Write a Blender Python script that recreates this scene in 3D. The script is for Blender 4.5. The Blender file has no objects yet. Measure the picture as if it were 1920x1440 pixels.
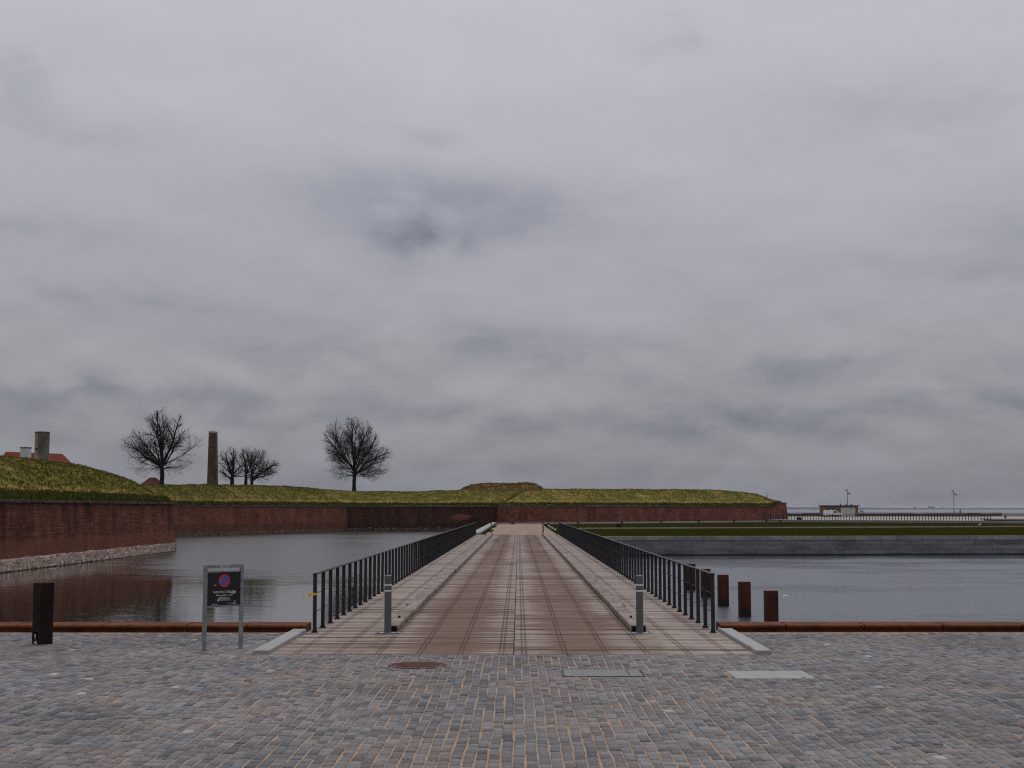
import bpy, bmesh, math, random
import numpy as np
from mathutils import Vector, Matrix
R = math.radians
scene = bpy.context.scene
COL = scene.collection

# ------------------------------------------------------------------ camera
F, W0, H0 = 2650.0, 1920.0, 1440.0
CAM = Vector((0.0, 0.0, 2.1))
PITCH = math.atan((954.0 - 720.0) / F)
YAW = math.atan((972.0 - 960.0) / F)
cd = bpy.data.cameras.new('camera')
cd.sensor_width = 36.0
cd.lens = F / W0 * 36.0
cd.clip_start, cd.clip_end = 0.1, 40000.0
cam = bpy.data.objects.new('camera', cd)
COL.objects.link(cam)
cam.location = CAM
cam.rotation_euler = (R(90) + PITCH, 0, YAW)
scene.camera = cam
CAM_M = cam.rotation_euler.to_matrix()


def at(px, py, Y):
    """world point seen at photo pixel (px, py) at the known distance Y along the bridge axis"""
    d = CAM_M @ Vector(((px - W0 / 2) / F, (H0 / 2 - py) / F, -1.0))
    return CAM + d * (Y / d.y)


def on(px, py, z=0.0):
    """world point of photo pixel (px, py) on the level z"""
    d = CAM_M @ Vector(((px - W0 / 2) / F, (H0 / 2 - py) / F, -1.0))
    return CAM + d * ((z - CAM.z) / d.z)


# ------------------------------------------------------------------ render
scene.render.engine = 'CYCLES'
scene.view_settings.view_transform = 'Standard'
scene.view_settings.look = 'None'
scene.view_settings.exposure = 0.0
scene.view_settings.gamma = 1.0
scene.view_settings.use_curve_mapping = False
scene.cycles.use_denoising = False
scene.cycles.pixel_filter_type = 'BLACKMAN_HARRIS'
scene.cycles.filter_width = 1.15
scene.cycles.max_bounces = 6
scene.cycles.diffuse_bounces = 3
scene.cycles.glossy_bounces = 3
scene.cycles.transparent_max_bounces = 8
scene.cycles.sample_clamp_indirect = 4.0

# ------------------------------------------------------------------ sky
SUN_EL, SUN_AZ = R(58), R(12)      # azimuth clockwise from +Y: high, beyond the far shore
world = bpy.data.worlds.new('World')
scene.world = world
world.use_nodes = True
world.cycles.sampling_method = 'MANUAL'
world.cycles.sample_map_resolution = 512


class NT:
    """small helper for node trees"""
    def __init__(self, tree):
        self.t = tree
        tree.nodes.clear()

    def n(self, kind, **kw):
        nd = self.t.nodes.new(kind)
        for k, v in kw.items():
            setattr(nd, k, v)
        return nd

    def put(self, sock, v):
        if v is None:
            return
        if hasattr(v, 'is_output') or isinstance(v, bpy.types.NodeSocket):
            self.t.links.new(v, sock)
        else:
            try:
                sock.default_value = v
            except Exception:
                sock.default_value = tuple(v) + (1.0,)

    def m(self, op, a, b=None, c=None, clamp=False):
        nd = self.n('ShaderNodeMath', operation=op, use_clamp=clamp)
        self.put(nd.inputs[0], a)
        self.put(nd.inputs[1], b)
        self.put(nd.inputs[2], c)
        return nd.outputs[0]

    def v(self, op, a, b=None, scale=None):
        nd = self.n('ShaderNodeVectorMath', operation=op)
        self.put(nd.inputs[0], a)
        self.put(nd.inputs[1], b)
        if scale is not None:
            self.put(nd.inputs['Scale'], scale)
        return nd.outputs['Value'] if op in ('DOT_PRODUCT', 'LENGTH') else nd.outputs[0]

    def comb(self, x, y, z):
        nd = self.n('ShaderNodeCombineXYZ')
        for i, q in enumerate((x, y, z)):
            self.put(nd.inputs[i], q)
        return nd.outputs[0]

    def sep(self, vec):
        nd = self.n('ShaderNodeSeparateXYZ')
        self.put(nd.inputs[0], vec)
        return nd.outputs

    def noise(self, vec, scale, detail=4.0, rough=0.55, dist=0.0, color=False):
        nd = self.n('ShaderNodeTexNoise')
        self.put(nd.inputs['Vector'], vec)
        nd.inputs['Scale'].default_value = scale
        nd.inputs['Detail'].default_value = detail
        nd.inputs['Roughness'].default_value = rough
        nd.inputs['Distortion'].default_value = dist
        return nd.outputs['Color' if color else 'Fac']

    def rng(self, v, a, b, c=0.0, d=1.0, smooth=True):
        nd = self.n('ShaderNodeMapRange')
        nd.interpolation_type = 'SMOOTHSTEP' if smooth else 'LINEAR'
        self.put(nd.inputs['Value'], v)
        for k, q in zip(('From Min', 'From Max', 'To Min', 'To Max'), (a, b, c, d)):
            self.put(nd.inputs[k], q)
        return nd.outputs[0]

    def mix(self, fac, a, b, blend='MIX'):
        nd = self.n('ShaderNodeMix', data_type='RGBA', blend_type=blend)
        self.put(nd.inputs[0], fac)
        self.put(nd.inputs[6], tuple(a) + (1.0,) if isinstance(a, (tuple, list)) and len(a) == 3 else a)
        self.put(nd.inputs[7], tuple(b) + (1.0,) if isinstance(b, (tuple, list)) and len(b) == 3 else b)
        return nd.outputs[2]


def build_world():
    g = NT(world.node_tree)
    d = g.n('ShaderNodeTexCoord').outputs['Generated']
    x, y, z = g.sep(d)
    zp = g.m('MAXIMUM', z, 0.0)
    inv = g.m('DIVIDE', 1.0, g.m('ADD', zp, 0.085))
    flat = g.comb(g.m('MULTIPLY', x, inv), g.m('MULTIPLY', y, inv), zp)
    broad = g.noise(g.v('ADD', flat, (3.1, 0.7, 0.0)), 0.62, 6.0, 0.52, 0.25)
    fine = g.noise(g.v('ADD', flat, (11.3, 4.7, 2.0)), 1.9, 7.0, 0.58, 0.35)
    # overcast: darker towards the horizon, brightest overhead
    lum = g.m('ADD', 0.216, g.m('MULTIPLY', zp, g.m('SUBTRACT', 1.134, g.m('MULTIPLY', zp, 0.75))))
    puff = g.noise(g.v('MULTIPLY', d, (1.0, 1.0, 2.3)), 7.5, 7.0, 0.55, 0.6)
    n = g.m('ADD', g.m('MULTIPLY', g.m('SUBTRACT', broad, 0.5), 0.55), g.m('MULTIPLY', g.m('SUBTRACT', fine, 0.5), 0.34))
    n = g.m('ADD', n, g.m('MULTIPLY', g.m('SUBTRACT', puff, 0.5), g.rng(zp, 0.03, 0.22, 0.5, 0.12)))
    pv = g.v('MULTIPLY', d, (1.0, 1.0, 2.1))
    r1 = g.noise(pv, 11.0, 8.0, 0.54, 0.25)
    r2 = g.noise(g.v('ADD', pv, (0.0, 0.0, 0.026)), 11.0, 8.0, 0.54, 0.25)
    relief = g.m('MULTIPLY', g.m('SUBTRACT', r2, r1), g.rng(zp, 0.04, 0.20, 1.2, 0.22))
    # banks of cloud: azimuth / elevation, widths, darkness (negative: lighter gap)
    az = g.m('ARCTAN2', x, y)
    hyp = g.m('SQRT', g.m('ADD', g.m('MULTIPLY', x, x), g.m('MULTIPLY', y, y)))
    el = g.m('DIVIDE', z, g.m('MAXIMUM', hyp, 0.02))
    w1 = g.noise(g.v('MULTIPLY', d, (1.0, 1.0, 1.5)), 13.0, 7.0, 0.64, 0.3, color=True)
    wv = g.v('MULTIPLY', g.v('SUBTRACT', w1, (0.5, 0.5, 0.5)), (0.085, 0.052, 0.0))
    ae = g.v('ADD', g.comb(az, el, 0.0), wv)
    banks = [(795, 445, 80, 30, .36), (890, 378, 230, 48, .14), (930, 420, 130, 36, .06), (820, 245, 55, 16, .09),
             (650, 345, 120, 40, .06),
             (35, 190, 60, 45, .10), (100, 455, 150, 20, .12), (150, 270, 130, 22, .05), (1285, 48, 48, 26, .11),
             (1190, 72, 50, 20, .08), (1720, 225, 190, 55, .08), (1880, 500, 150, 60, .11), (1120, 650, 170, 26, .14),
             (1290, 690, 90, 18, .07), (1510, 700, 120, 24, .14), (1450, 785, 420, 20, .13), (1850, 765, 120, 24, .12),
             (670, 660, 60, 24, .13), (510, 690, 55, 28, .10), (60, 750, 210, 26, .16), (330, 745, 160, 14, .09),
             (250, 580, 170, 16, .07), (900, 655, 60, 20, .07), (950, 780, 120, 12, .08), (560, 800, 300, 14, .07),
             (880, 725, 150, 26, -.09), (600, 720, 160, 22, -.07), (250, 690, 180, 26, -.07), (940, 560, 230, 36, -.06),
             (1750, 660, 140, 26, -.06), (1000, 60, 420, 90, -.03), (1100, 850, 700, 24, -.04)]
    acc = None
    for bx, by, rx, ry, s in banks:
        c = ((bx - 972) / F, (954 - by) / F, 0.0)
        q = g.v('MULTIPLY', g.v('SUBTRACT', ae, c), (F / (rx * 1.15), F / (ry * 1.15), 0.0))
        e = g.m('POWER', 2.718, g.m('MULTIPLY', g.v('DOT_PRODUCT', q, q), -0.8))
        acc = g.m('MULTIPLY_ADD', e, s, acc if acc is not None else 0.0)
    acc = g.m('MULTIPLY', acc, g.rng(r1, 0.34, 0.64, 0.55, 1.5))
    shade = g.m('SUBTRACT', 1.0, g.m('ADD', acc, g.m('MULTIPLY', n, 0.42)))
    shade = g.m('ADD', shade, g.m('MULTIPLY', relief, 0.62))
    L = g.m('MULTIPLY', lum, shade)
    dark = g.rng(g.m('SUBTRACT', 1.0, shade), -0.02, 0.30)
    tint = g.mix(dark, (1.0, 0.985, 1.085), (0.93, 0.985, 1.15))
    tint = g.mix(g.rng(el, 0.10, 0.0, 0.0, 0.7), tint, (0.955, 0.985, 1.13))
    cl = g.v('SCALE', tint, scale=L)
    sky = g.n('ShaderNodeTexSky', sky_type='NISHITA')
    sky.sun_disc = False
    sky.sun_elevation = SUN_EL
    sky.sun_rotation = SUN_AZ
    b1 = g.n('ShaderNodeBackground')
    g.put(b1.inputs[0], sky.outputs[0])
    b1.inputs[1].default_value = 0.08
    b2 = g.n('ShaderNodeBackground')
    g.put(b2.inputs[0], cl)
    b2.inputs[1].default_value = 1.0
    mx = g.n('ShaderNodeMixShader')
    mx.inputs[0].default_value = 0.97          # cloud cover
    g.put(mx.inputs[1], b1.outputs[0])
    g.put(mx.inputs[2], b2.outputs[0])
    out = g.n('ShaderNodeOutputWorld')
    g.put(out.inputs[0], mx.outputs[0])


build_world()

sd = bpy.data.lights.new('sun', 'SUN')
sd.energy = 1.3
sd.angle = R(25)
sd.color = (1.0, 0.96, 0.9)
sun = bpy.data.objects.new('sun', sd)
COL.objects.link(sun)
sdir = Vector((math.sin(SUN_AZ) * math.cos(SUN_EL), math.cos(SUN_AZ) * math.cos(SUN_EL), math.sin(SUN_EL)))
sun.rotation_euler = sdir.to_track_quat('Z', 'Y').to_euler()
sun.location = (0, -20, 40)

# ------------------------------------------------------------------ helpers
rnd = random.Random(7)


def link(o, parent=None):
    COL.objects.link(o)
    if parent is not None:
        o.parent = parent
    return o


def tag(o, label=None, cat=None, group=None, kind=None):
    for k, v in (('label', label), ('category', cat), ('group', group), ('kind', kind)):
        if v:
            o[k] = v
    return o


def empty(name, loc=(0, 0, 0), rz=0.0):
    o = bpy.data.objects.new(name, None)
    o.empty_display_size = 0.2
    o.location = loc
    o.rotation_euler = (0, 0, rz)
    COL.objects.link(o)
    return o


def copy_tree(o, parent=None):
    c = o.copy()
    COL.objects.link(c)
    c.parent = parent
    for ch in [q for q in bpy.data.objects if q.parent == o]:
        copy_tree(ch, c)
    return c


class MB:
    def __init__(self):
        self.v, self.f = [], []

    def add(self, vs, fs):
        b = len(self.v)
        self.v += [tuple(p) for p in vs]
        self.f += [tuple(i + b for i in f) for f in fs]
        return self

    def box(self, x0, x1, y0, y1, z0, z1):
        vs = [(x0, y0, z0), (x1, y0, z0), (x1, y1, z0), (x0, y1, z0), (x0, y0, z1), (x1, y0, z1), (x1, y1, z1), (x0, y1, z1)]
        return self.add(vs, [(0, 3, 2, 1), (4, 5, 6, 7), (0, 1, 5, 4), (1, 2, 6, 5), (2, 3, 7, 6), (3, 0, 4, 7)])

    def bbox(self, x0, x1, y0, y1, z0, z1, b=0.01):
        """box with chamfered top edges"""
        r0 = [(x0, y0, z0), (x1, y0, z0), (x1, y1, z0), (x0, y1, z0)]
        r1 = [(x0, y0, z1 - b), (x1, y0, z1 - b), (x1, y1, z1 - b), (x0, y1, z1 - b)]
        r2 = [(x0 + b, y0 + b, z1), (x1 - b, y0 + b, z1), (x1 - b, y1 - b, z1), (x0 + b, y1 - b, z1)]
        fs = [(0, 3, 2, 1), (8, 9, 10, 11)]
        for k in range(4):
            j = (k + 1) % 4
            fs += [(k, j, j + 4, k + 4), (k + 4, j + 4, j + 8, k + 8)]
        return self.add(r0 + r1 + r2, fs)

    def lathe(self, prof, n=16, c=(0, 0, 0), caps=True, rot=0.0):
        vs, fs = [], []
        for r, z in prof:
            for k in range(n):
                a = 2 * math.pi * k / n + rot
                vs.append((c[0] + r * math.cos(a), c[1] + r * math.sin(a), c[2] + z))
        for i in range(len(prof) - 1):
            for k in range(n):
                j = (k + 1) % n
                fs.append((i * n + k, i * n + j, (i + 1) * n + j, (i + 1) * n + k))
        if caps:
            fs.append(tuple(reversed(range(n))))
            fs.append(tuple(range((len(prof) - 1) * n, len(prof) * n)))
        return self.add(vs, fs)

    def tube(self, p0, p1, r0, r1=None, n=6, caps=True):
        p0, p1 = Vector(p0), Vector(p1)
        r1 = r0 if r1 is None else r1
        q = (p1 - p0).to_track_quat('Z', 'Y')
        vs = []
        for p, r in ((p0, r0), (p1, r1)):
            for k in range(n):
                a = 2 * math.pi * k / n
                vs.append(p + q @ Vector((r * math.cos(a), r * math.sin(a), 0)))
        fs = [(k, (k + 1) % n, n + (k + 1) % n, n + k) for k in range(n)]
        if caps:
            fs += [tuple(reversed(range(n))), tuple(range(n, 2 * n))]
        return self.add(vs, fs)

    def prism(self, poly, axis, a, b):
        """extrude a 2D polygon along an axis between a and b"""
        n = len(poly)
        def P(p, t):
            return {'x': (t, p[0], p[1]), 'y': (p[0], t, p[1]), 'z': (p[0], p[1], t)}[axis]
        vs = [P(p, a) for p in poly] + [P(p, b) for p in poly]
        fs = [(k, (k + 1) % n, n + (k + 1) % n, n + k) for k in range(n)]
        fs += [tuple(reversed(range(n))), tuple(range(n, 2 * n))]
        return self.add(vs, fs)

    def mesh(self, name, mat, smooth=False):
        me = bpy.data.meshes.new(name)
        me.from_pydata(self.v, [], self.f)
        me.materials.append(mat)
        me.update()
        bm = bmesh.new()
        bm.from_mesh(me)
        bmesh.ops.recalc_face_normals(bm, faces=bm.faces)
        bm.to_mesh(me)
        bm.free()
        if smooth:
            me.polygons.foreach_set('use_smooth', [True] * len(me.polygons))
        return me

    def build(self, name, mat, parent=None, smooth=False, loc=None):
        o = bpy.data.objects.new(name, self.mesh(name, mat, smooth))
        if loc is not None:
            o.location = loc
        return link(o, parent)


def np_mesh(name, V, Fq, mat, attr=None, uv=None, smooth=False):
    """quads or triangles from numpy arrays"""
    me = bpy.data.meshes.new(name)
    V = np.asarray(V, np.float32)
    Fq = np.asarray(Fq, np.int32)
    nf, k = Fq.shape
    me.vertices.add(len(V))
    me.vertices.foreach_set('co', V.ravel())
    me.loops.add(nf * k)
    me.loops.foreach_set('vertex_index', Fq.ravel())
    me.polygons.add(nf)
    me.polygons.foreach_set('loop_start', np.arange(0, nf * k, k, dtype=np.int32))
    me.polygons.foreach_set('loop_total', np.full(nf, k, np.int32))
    if attr:
        for nm, vals in attr.items():
            a = me.attributes.new(nm, 'FLOAT', 'POINT')
            a.data.foreach_set('value', np.asarray(vals, np.float32))
    if uv is not None:
        u = me.uv_layers.new(name='UVMap')
        u.data.foreach_set('uv', np.asarray(uv, np.float32)[Fq.ravel()].ravel())
    me.materials.append(mat)
    me.update(calc_edges=True)
    me.validate()
    if smooth:
        me.polygons.foreach_set('use_smooth', [True] * len(me.polygons))
    return me


def grid_faces(nu, nv):
    i, j = np.meshgrid(np.arange(nu - 1), np.arange(nv - 1), indexing='ij')
    a = (i * nv + j).ravel()
    return np.stack([a, a + nv, a + nv + 1, a + 1], 1)


# ------------------------------------------------------------------ materials
MATS = {}


def material(name, fn, rough=0.8, spec=0.4, metal=0.0):
    m = bpy.data.materials.new(name)
    m.use_nodes = True
    g = NT(m.node_tree)
    b = g.n('ShaderNodeBsdfPrincipled')
    out = g.n('ShaderNodeOutputMaterial')
    g.put(out.inputs[0], b.outputs[0])
    b.inputs['Roughness'].default_value = rough
    b.inputs['Specular IOR Level'].default_value = spec
    b.inputs['Metallic'].default_value = metal
    fn(g, b)
    MATS[name] = m
    return m


def pos(g):
    return g.n('ShaderNodeNewGeometry').outputs['Position']


def bump(g, b, h, dist, strength=1.0):
    nd = g.n('ShaderNodeBump')
    nd.inputs['Strength'].default_value = strength
    nd.inputs['Distance'].default_value = dist
    g.put(nd.inputs['Height'], h)
    g.put(b.inputs['Normal'], nd.outputs[0])


def plain(name, col, var=0.15, scale=3.0, rough=0.7, spec=0.4, metal=0.0, bmp=0.0, bscale=40.0, col2=None, stretch=(1, 1, 1)):
    """one base colour with blotches and fine grain"""
    def fn(g, b):
        p = g.v('MULTIPLY', pos(g), stretch)
        n1 = g.noise(p, scale, 5.0, 0.6)
        n2 = g.noise(p, scale * 9.0, 3.0, 0.6)
        f = g.m('ADD', g.m('MULTIPLY', n1, 0.65), g.m('MULTIPLY', n2, 0.35))
        f = g.rng(f, 0.32, 0.68)
        lo = col2 if col2 else tuple(c * (1 - var) for c in col)
        hi = tuple(c * (1 + var) for c in col)
        g.put(b.inputs['Base Color'], g.mix(f, lo, hi))
        if bmp:
            bump(g, b, g.noise(p, bscale, 3.0, 0.6), bmp)
    return material(name, fn, rough, spec, metal)


def m_sand(g, b):
    p = pos(g)
    f = g.noise(p, 160.0, 2.0, 0.7)
    big = g.noise(p, 0.9, 4.0, 0.6)
    c = g.mix(g.rng(f, 0.35, 0.65), (0.15, 0.098, 0.072), (0.55, 0.40, 0.295))
    c = g.mix(g.rng(big, 0.5, 0.72), c, (0.17, 0.125, 0.09))
    g.put(b.inputs['Base Color'], c)
    bump(g, b, f, 0.006)


material('sand', m_sand, 0.95, 0.2)


def m_cobble(g, b):
    p = pos(g)
    a = g.n('ShaderNodeAttribute', attribute_name='tone').outputs['Fac']
    c = g.mix(a, (0.090, 0.092, 0.103), (0.222, 0.226, 0.234))
    c = g.mix(g.rng(a, 0.972, 0.985), c, (0.37, 0.36, 0.345))
    c = g.mix(g.rng(g.noise(g.v('ADD', p, (9.0, 3.0, 0.0)), 2.6, 3.0), 0.55, 0.8), c, (0.165, 0.135, 0.12))
    grain = g.noise(p, 190.0, 2.0, 0.7)
    c = g.mix(g.m('MULTIPLY', g.rng(grain, 0.33, 0.67), 1.0), g.v('SCALE', c, scale=0.62), g.v('SCALE', c, scale=1.36))
    patch = g.noise(p, 0.55, 5.0, 0.62)
    grit = g.noise(p, 95.0, 1.5, 0.6)
    gm = g.m('MULTIPLY', g.rng(grit, 0.56, 0.63), g.rng(patch, 0.44, 0.64, 0.12, 0.95))
    c = g.mix(gm, c, (0.43, 0.29, 0.19))
    big = g.noise(g.v('ADD', p, (5, 2, 0)), 0.34, 4.0, 0.6)
    c = g.v('SCALE', c, scale=g.rng(big, 0.3, 0.7, 0.84, 1.14))
    g.put(b.inputs['Base Color'], c)
    bump(g, b, grain, 0.004, 0.9)


material('cobble', m_cobble, 0.9, 0.15)


def m_plank(g, b, xc=-0.07):
    p = pos(g)
    x, y, z = g.sep(p)
    side = g.m('GREATER_THAN', x, xc)
    idx = g.m('FLOOR', g.m('DIVIDE', g.m('SUBTRACT', y, 20.72), 0.2))
    wn = g.n('ShaderNodeTexWhiteNoise', noise_dimensions='2D')
    g.put(wn.inputs['Vector'], g.comb(g.m('ADD', idx, 0.5), g.m('ADD', side, 0.5), 0.0))
    rnd_ = wn.outputs['Value']
    off = g.comb(g.m('MULTIPLY', rnd_, 37.0), g.m('MULTIPLY', idx, 1.7), g.m('MULTIPLY', side, 5.0))
    grain = g.noise(g.v('ADD', g.v('MULTIPLY', p, (0.9, 26.0, 1.0)), off), 1.6, 5.0, 0.62, 0.4)
    streak = g.noise(g.v('ADD', g.v('MULTIPLY', p, (0.35, 3.0, 1.0)), off), 1.3, 4.0, 0.6)
    wear = g.noise(g.v('MULTIPLY', p, (0.9, 0.085, 1.0)), 1.0, 4.0, 0.6)
    silver = (0.41, 0.36, 0.325)
    brown = (0.212, 0.140, 0.112)
    near = g.rng(y, 20.0, 46.0, 0.22, 0.0)
    lane = g.rng(g.m('ABSOLUTE', g.m('SUBTRACT', g.m('ABSOLUTE', g.m('ADD', x, 0.07)), 1.0)), 0.80, 0.25)
    inside = g.rng(g.m('ABSOLUTE', g.m('ADD', x, 0.07)), 2.3, 2.0)
    f = g.m('ADD', g.m('MULTIPLY', wear, 1.05), g.m('MULTIPLY', g.m('MULTIPLY', lane, inside), 0.40))
    f = g.m('ADD', f, g.m('MULTIPLY', g.m('SUBTRACT', inside, 0.62), 0.20))
    f = g.m('ADD', f, g.m('ADD', near, g.m('MULTIPLY', g.m('SUBTRACT', rnd_, 0.5), 0.55)))
    f = g.m('ADD', f, g.m('MULTIPLY', g.m('SUBTRACT', streak, 0.5), 0.75))
    c = g.mix(g.rng(f, 0.48, 1.02), silver, brown)
    c = g.mix(g.rng(rnd_, 0.80, 1.0, 0.0, 0.7), c, (0.065, 0.048, 0.045))
    c = g.mix(g.m('MULTIPLY', g.rng(streak, 0.62, 0.8), 0.55), c, (0.24, 0.15, 0.09))
    c = g.mix(g.rng(grain, 0.32, 0.66, 0.72, 0.0), c, (0.075, 0.052, 0.042))
    # stains from the two rows of screws over each bearer
    def rows(x0):
        q = g.m('ABSOLUTE', g.m('SUBTRACT', g.m('ABSOLUTE', g.m('WRAP', g.m('SUBTRACT', x, x0), 0.3, -0.3)), 0.030))
        return g.rng(q, 0.025, 0.006)
    sc = g.mix(side, g.comb(rows(-0.25), 0, 0), g.comb(rows(0.08), 0, 0))
    scr = g.m('MULTIPLY', g.sep(sc)[0], g.rng(streak, 0.3, 0.6, 0.55, 0.95))
    c = g.mix(g.m('MULTIPLY', scr, 0.72), c, (0.055, 0.035, 0.027))
    edge = g.rng(g.m('ABSOLUTE', g.m('SUBTRACT', g.m('ABSOLUTE', g.m('ADD', x, 0.07)), 2.12)), 0.30, 0.1)
    moss = g.m('MULTIPLY', edge, g.rng(g.noise(p, 3.0, 4.0), 0.45, 0.65, 0.0, 0.6))
    c = g.mix(moss, c, (0.10, 0.085, 0.045))
    g.put(b.inputs['Base Color'], c)
    bump(g, b, grain, 0.006, 0.8)


material('plank', m_plank, 0.92, 0.08)


def m_kerbwood(g, b):
    p = pos(g)
    grain = g.noise(g.v('MULTIPLY', p, (30.0, 1.2, 30.0)), 1.0, 5.0, 0.6, 0.3)
    blot = g.noise(p, 1.1, 4.0, 0.6)
    c = g.mix(g.rng(blot, 0.35, 0.7), (0.33, 0.295, 0.275), (0.20, 0.155, 0.13))
    c = g.mix(g.rng(grain, 0.3, 0.7, 0.55, 0.0), c, (0.09, 0.068, 0.058))
    z = g.sep(p)[2]
    c = g.mix(g.m('MULTIPLY', g.rng(z, 0.07, 0.01), g.rng(g.noise(p, 5.0, 3.0), 0.4, 0.6)), c, (0.075, 0.075, 0.035))
    g.put(b.inputs['Base Color'], c)
    bump(g, b, grain, 0.006)


material('kerb_wood', m_kerbwood, 0.92, 0.08)


def brick_mat(name, c1, c2, mortar, dirt=0.3, dark=(0.03, 0.022, 0.018), low=None, lowz=0.0, patch=None, relief=0.02, lime=0.0, tex=0.7, coursing=0.20):
    def fn(g, b):
        uv = g.n('ShaderNodeTexCoord').outputs['UV']
        br = g.n('ShaderNodeTexBrick')
        g.put(br.inputs['Vector'], uv)
        br.inputs['Scale'].default_value = 1.0
        br.inputs['Brick Width'].default_value = 0.26
        br.inputs['Row Height'].default_value = 0.098
        br.inputs['Mortar Size'].default_value = 0.014
        br.inputs['Mortar Smooth'].default_value = 0.2
        br.inputs['Bias'].default_value = 0.0
        br.inputs['Color1'].default_value = tuple(c1) + (1,)
        br.inputs['Color2'].default_value = tuple(c2) + (1,)
        br.inputs['Mortar'].default_value = tuple(mortar) + (1,)
        c = br.outputs['Color']
        u, v, _ = g.sep(uv)
        mott = g.noise(uv, 2.3, 5.0, 0.68)
        c = g.v('SCALE', c, scale=g.rng(mott, 0.25, 0.75, 0.74, 1.26))
        course = g.noise(g.v('MULTIPLY', uv, (0.35, 7.0, 1.0)), 1.0, 3.0, 0.7)
        c = g.v('SCALE', c, scale=g.rng(course, 0.3, 0.7, 1.0 - coursing, 1.0 + coursing))
        big = g.noise(g.v('MULTIPLY', uv, (0.5, 0.35, 1.0)), 1.0, 4.0, 0.6)
        c = g.v('SCALE', c, scale=g.rng(big, 0.3, 0.7, 0.72, 1.24))
        fine = g.noise(g.v('MULTIPLY', uv, (3.0, 8.0, 1.0)), 1.5, 3.0, 0.7)
        c = g.v('SCALE', c, scale=g.rng(fine, 0.25, 0.75, 1.0 - tex * 0.5, 1.0 + tex * 0.5))
        runs = g.noise(g.v('MULTIPLY', uv, (0.9, 0.13, 1.0)), 1.0, 5.0, 0.65)
        blot = g.noise(uv, 0.22, 5.0, 0.62)
        d = g.m('ADD', g.m('MULTIPLY', runs, 0.55), g.m('MULTIPLY', blot, 0.45))
        c = g.mix(g.m('MULTIPLY', g.rng(d, 0.66 - dirt * 0.5, 0.82 - dirt * 0.45), 0.9), c, dark)
        if patch:
            pu, pv, ru, rv, pc = patch
            q = g.v('MULTIPLY', g.v('SUBTRACT', g.comb(u, v, 0), (pu, pv, 0)), (1 / ru, 1 / rv, 0))
            pm = g.rng(g.m('ADD', g.v('LENGTH', q), g.m('MULTIPLY', g.m('SUBTRACT', mott, 0.5), 1.6)), 1.1, 0.7)
            c = g.mix(pm, c, pc)
        if low:
            e = g.m('ADD', lowz, g.m('MULTIPLY', g.m('SUBTRACT', g.noise(uv, 0.7, 4.0), 0.5), 0.7))
            c = g.mix(g.m('MULTIPLY', g.rng(g.m('SUBTRACT', v, e), 0.12, -0.12), g.rng(fine, 0.3, 0.7, 0.35, 0.8)), c, low)
        if lime:
            lm = g.m('MULTIPLY', g.rng(g.noise(g.v('MULTIPLY', uv, (1.0, 0.6, 1.0)), 2.9, 5.0, 0.75), 0.60, 0.72), g.rng(blot, 0.42, 0.62))
            c = g.mix(g.m('MULTIPLY', lm, lime), c, (0.34, 0.24, 0.20))
        g.put(b.inputs['Base Color'], c)
        bump(g, b, g.m('ADD', br.outputs['Fac'], g.m('MULTIPLY', fine, -0.8)), relief, 0.7)
    return material(name, fn, 1.0, 0.0)


brick_mat('brick_near', (0.190, 0.074, 0.051), (0.132, 0.053, 0.038), (0.100, 0.052, 0.042), 0.42, (0.046, 0.026, 0.021), low=(0.182, 0.078, 0.058), lowz=0.28, lime=0.35, tex=0.45, coursing=0.30)
brick_mat('brick_flank', (0.240, 0.092, 0.061), (0.186, 0.072, 0.049), (0.15, 0.072, 0.053), 0.24, (0.055, 0.034, 0.027), low=(0.105, 0.056, 0.038), lowz=0.05)
brick_mat('brick_mossy', (0.125, 0.052, 0.034), (0.095, 0.040, 0.027), (0.08, 0.038, 0.026), 0.52, (0.040, 0.028, 0.021), low=(0.046, 0.028, 0.018), lowz=-0.15,
          patch=(19.3, 0.80, 1.8, 0.5, (0.21, 0.080, 0.058)), lime=0.3)
brick_mat('brick_bastion', (0.220, 0.083, 0.057), (0.167, 0.065, 0.046), (0.13, 0.062, 0.046), 0.34, (0.052, 0.030, 0.022), lime=0.2)
brick_mat('brick_chimney', (0.145, 0.085, 0.055), (0.105, 0.062, 0.042), (0.12, 0.09, 0.07), 0.35, (0.04, 0.03, 0.024))
brick_mat('brick_house', (0.21, 0.125, 0.07), (0.17, 0.095, 0.055), (0.17, 0.12, 0.08), 0.2)


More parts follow.
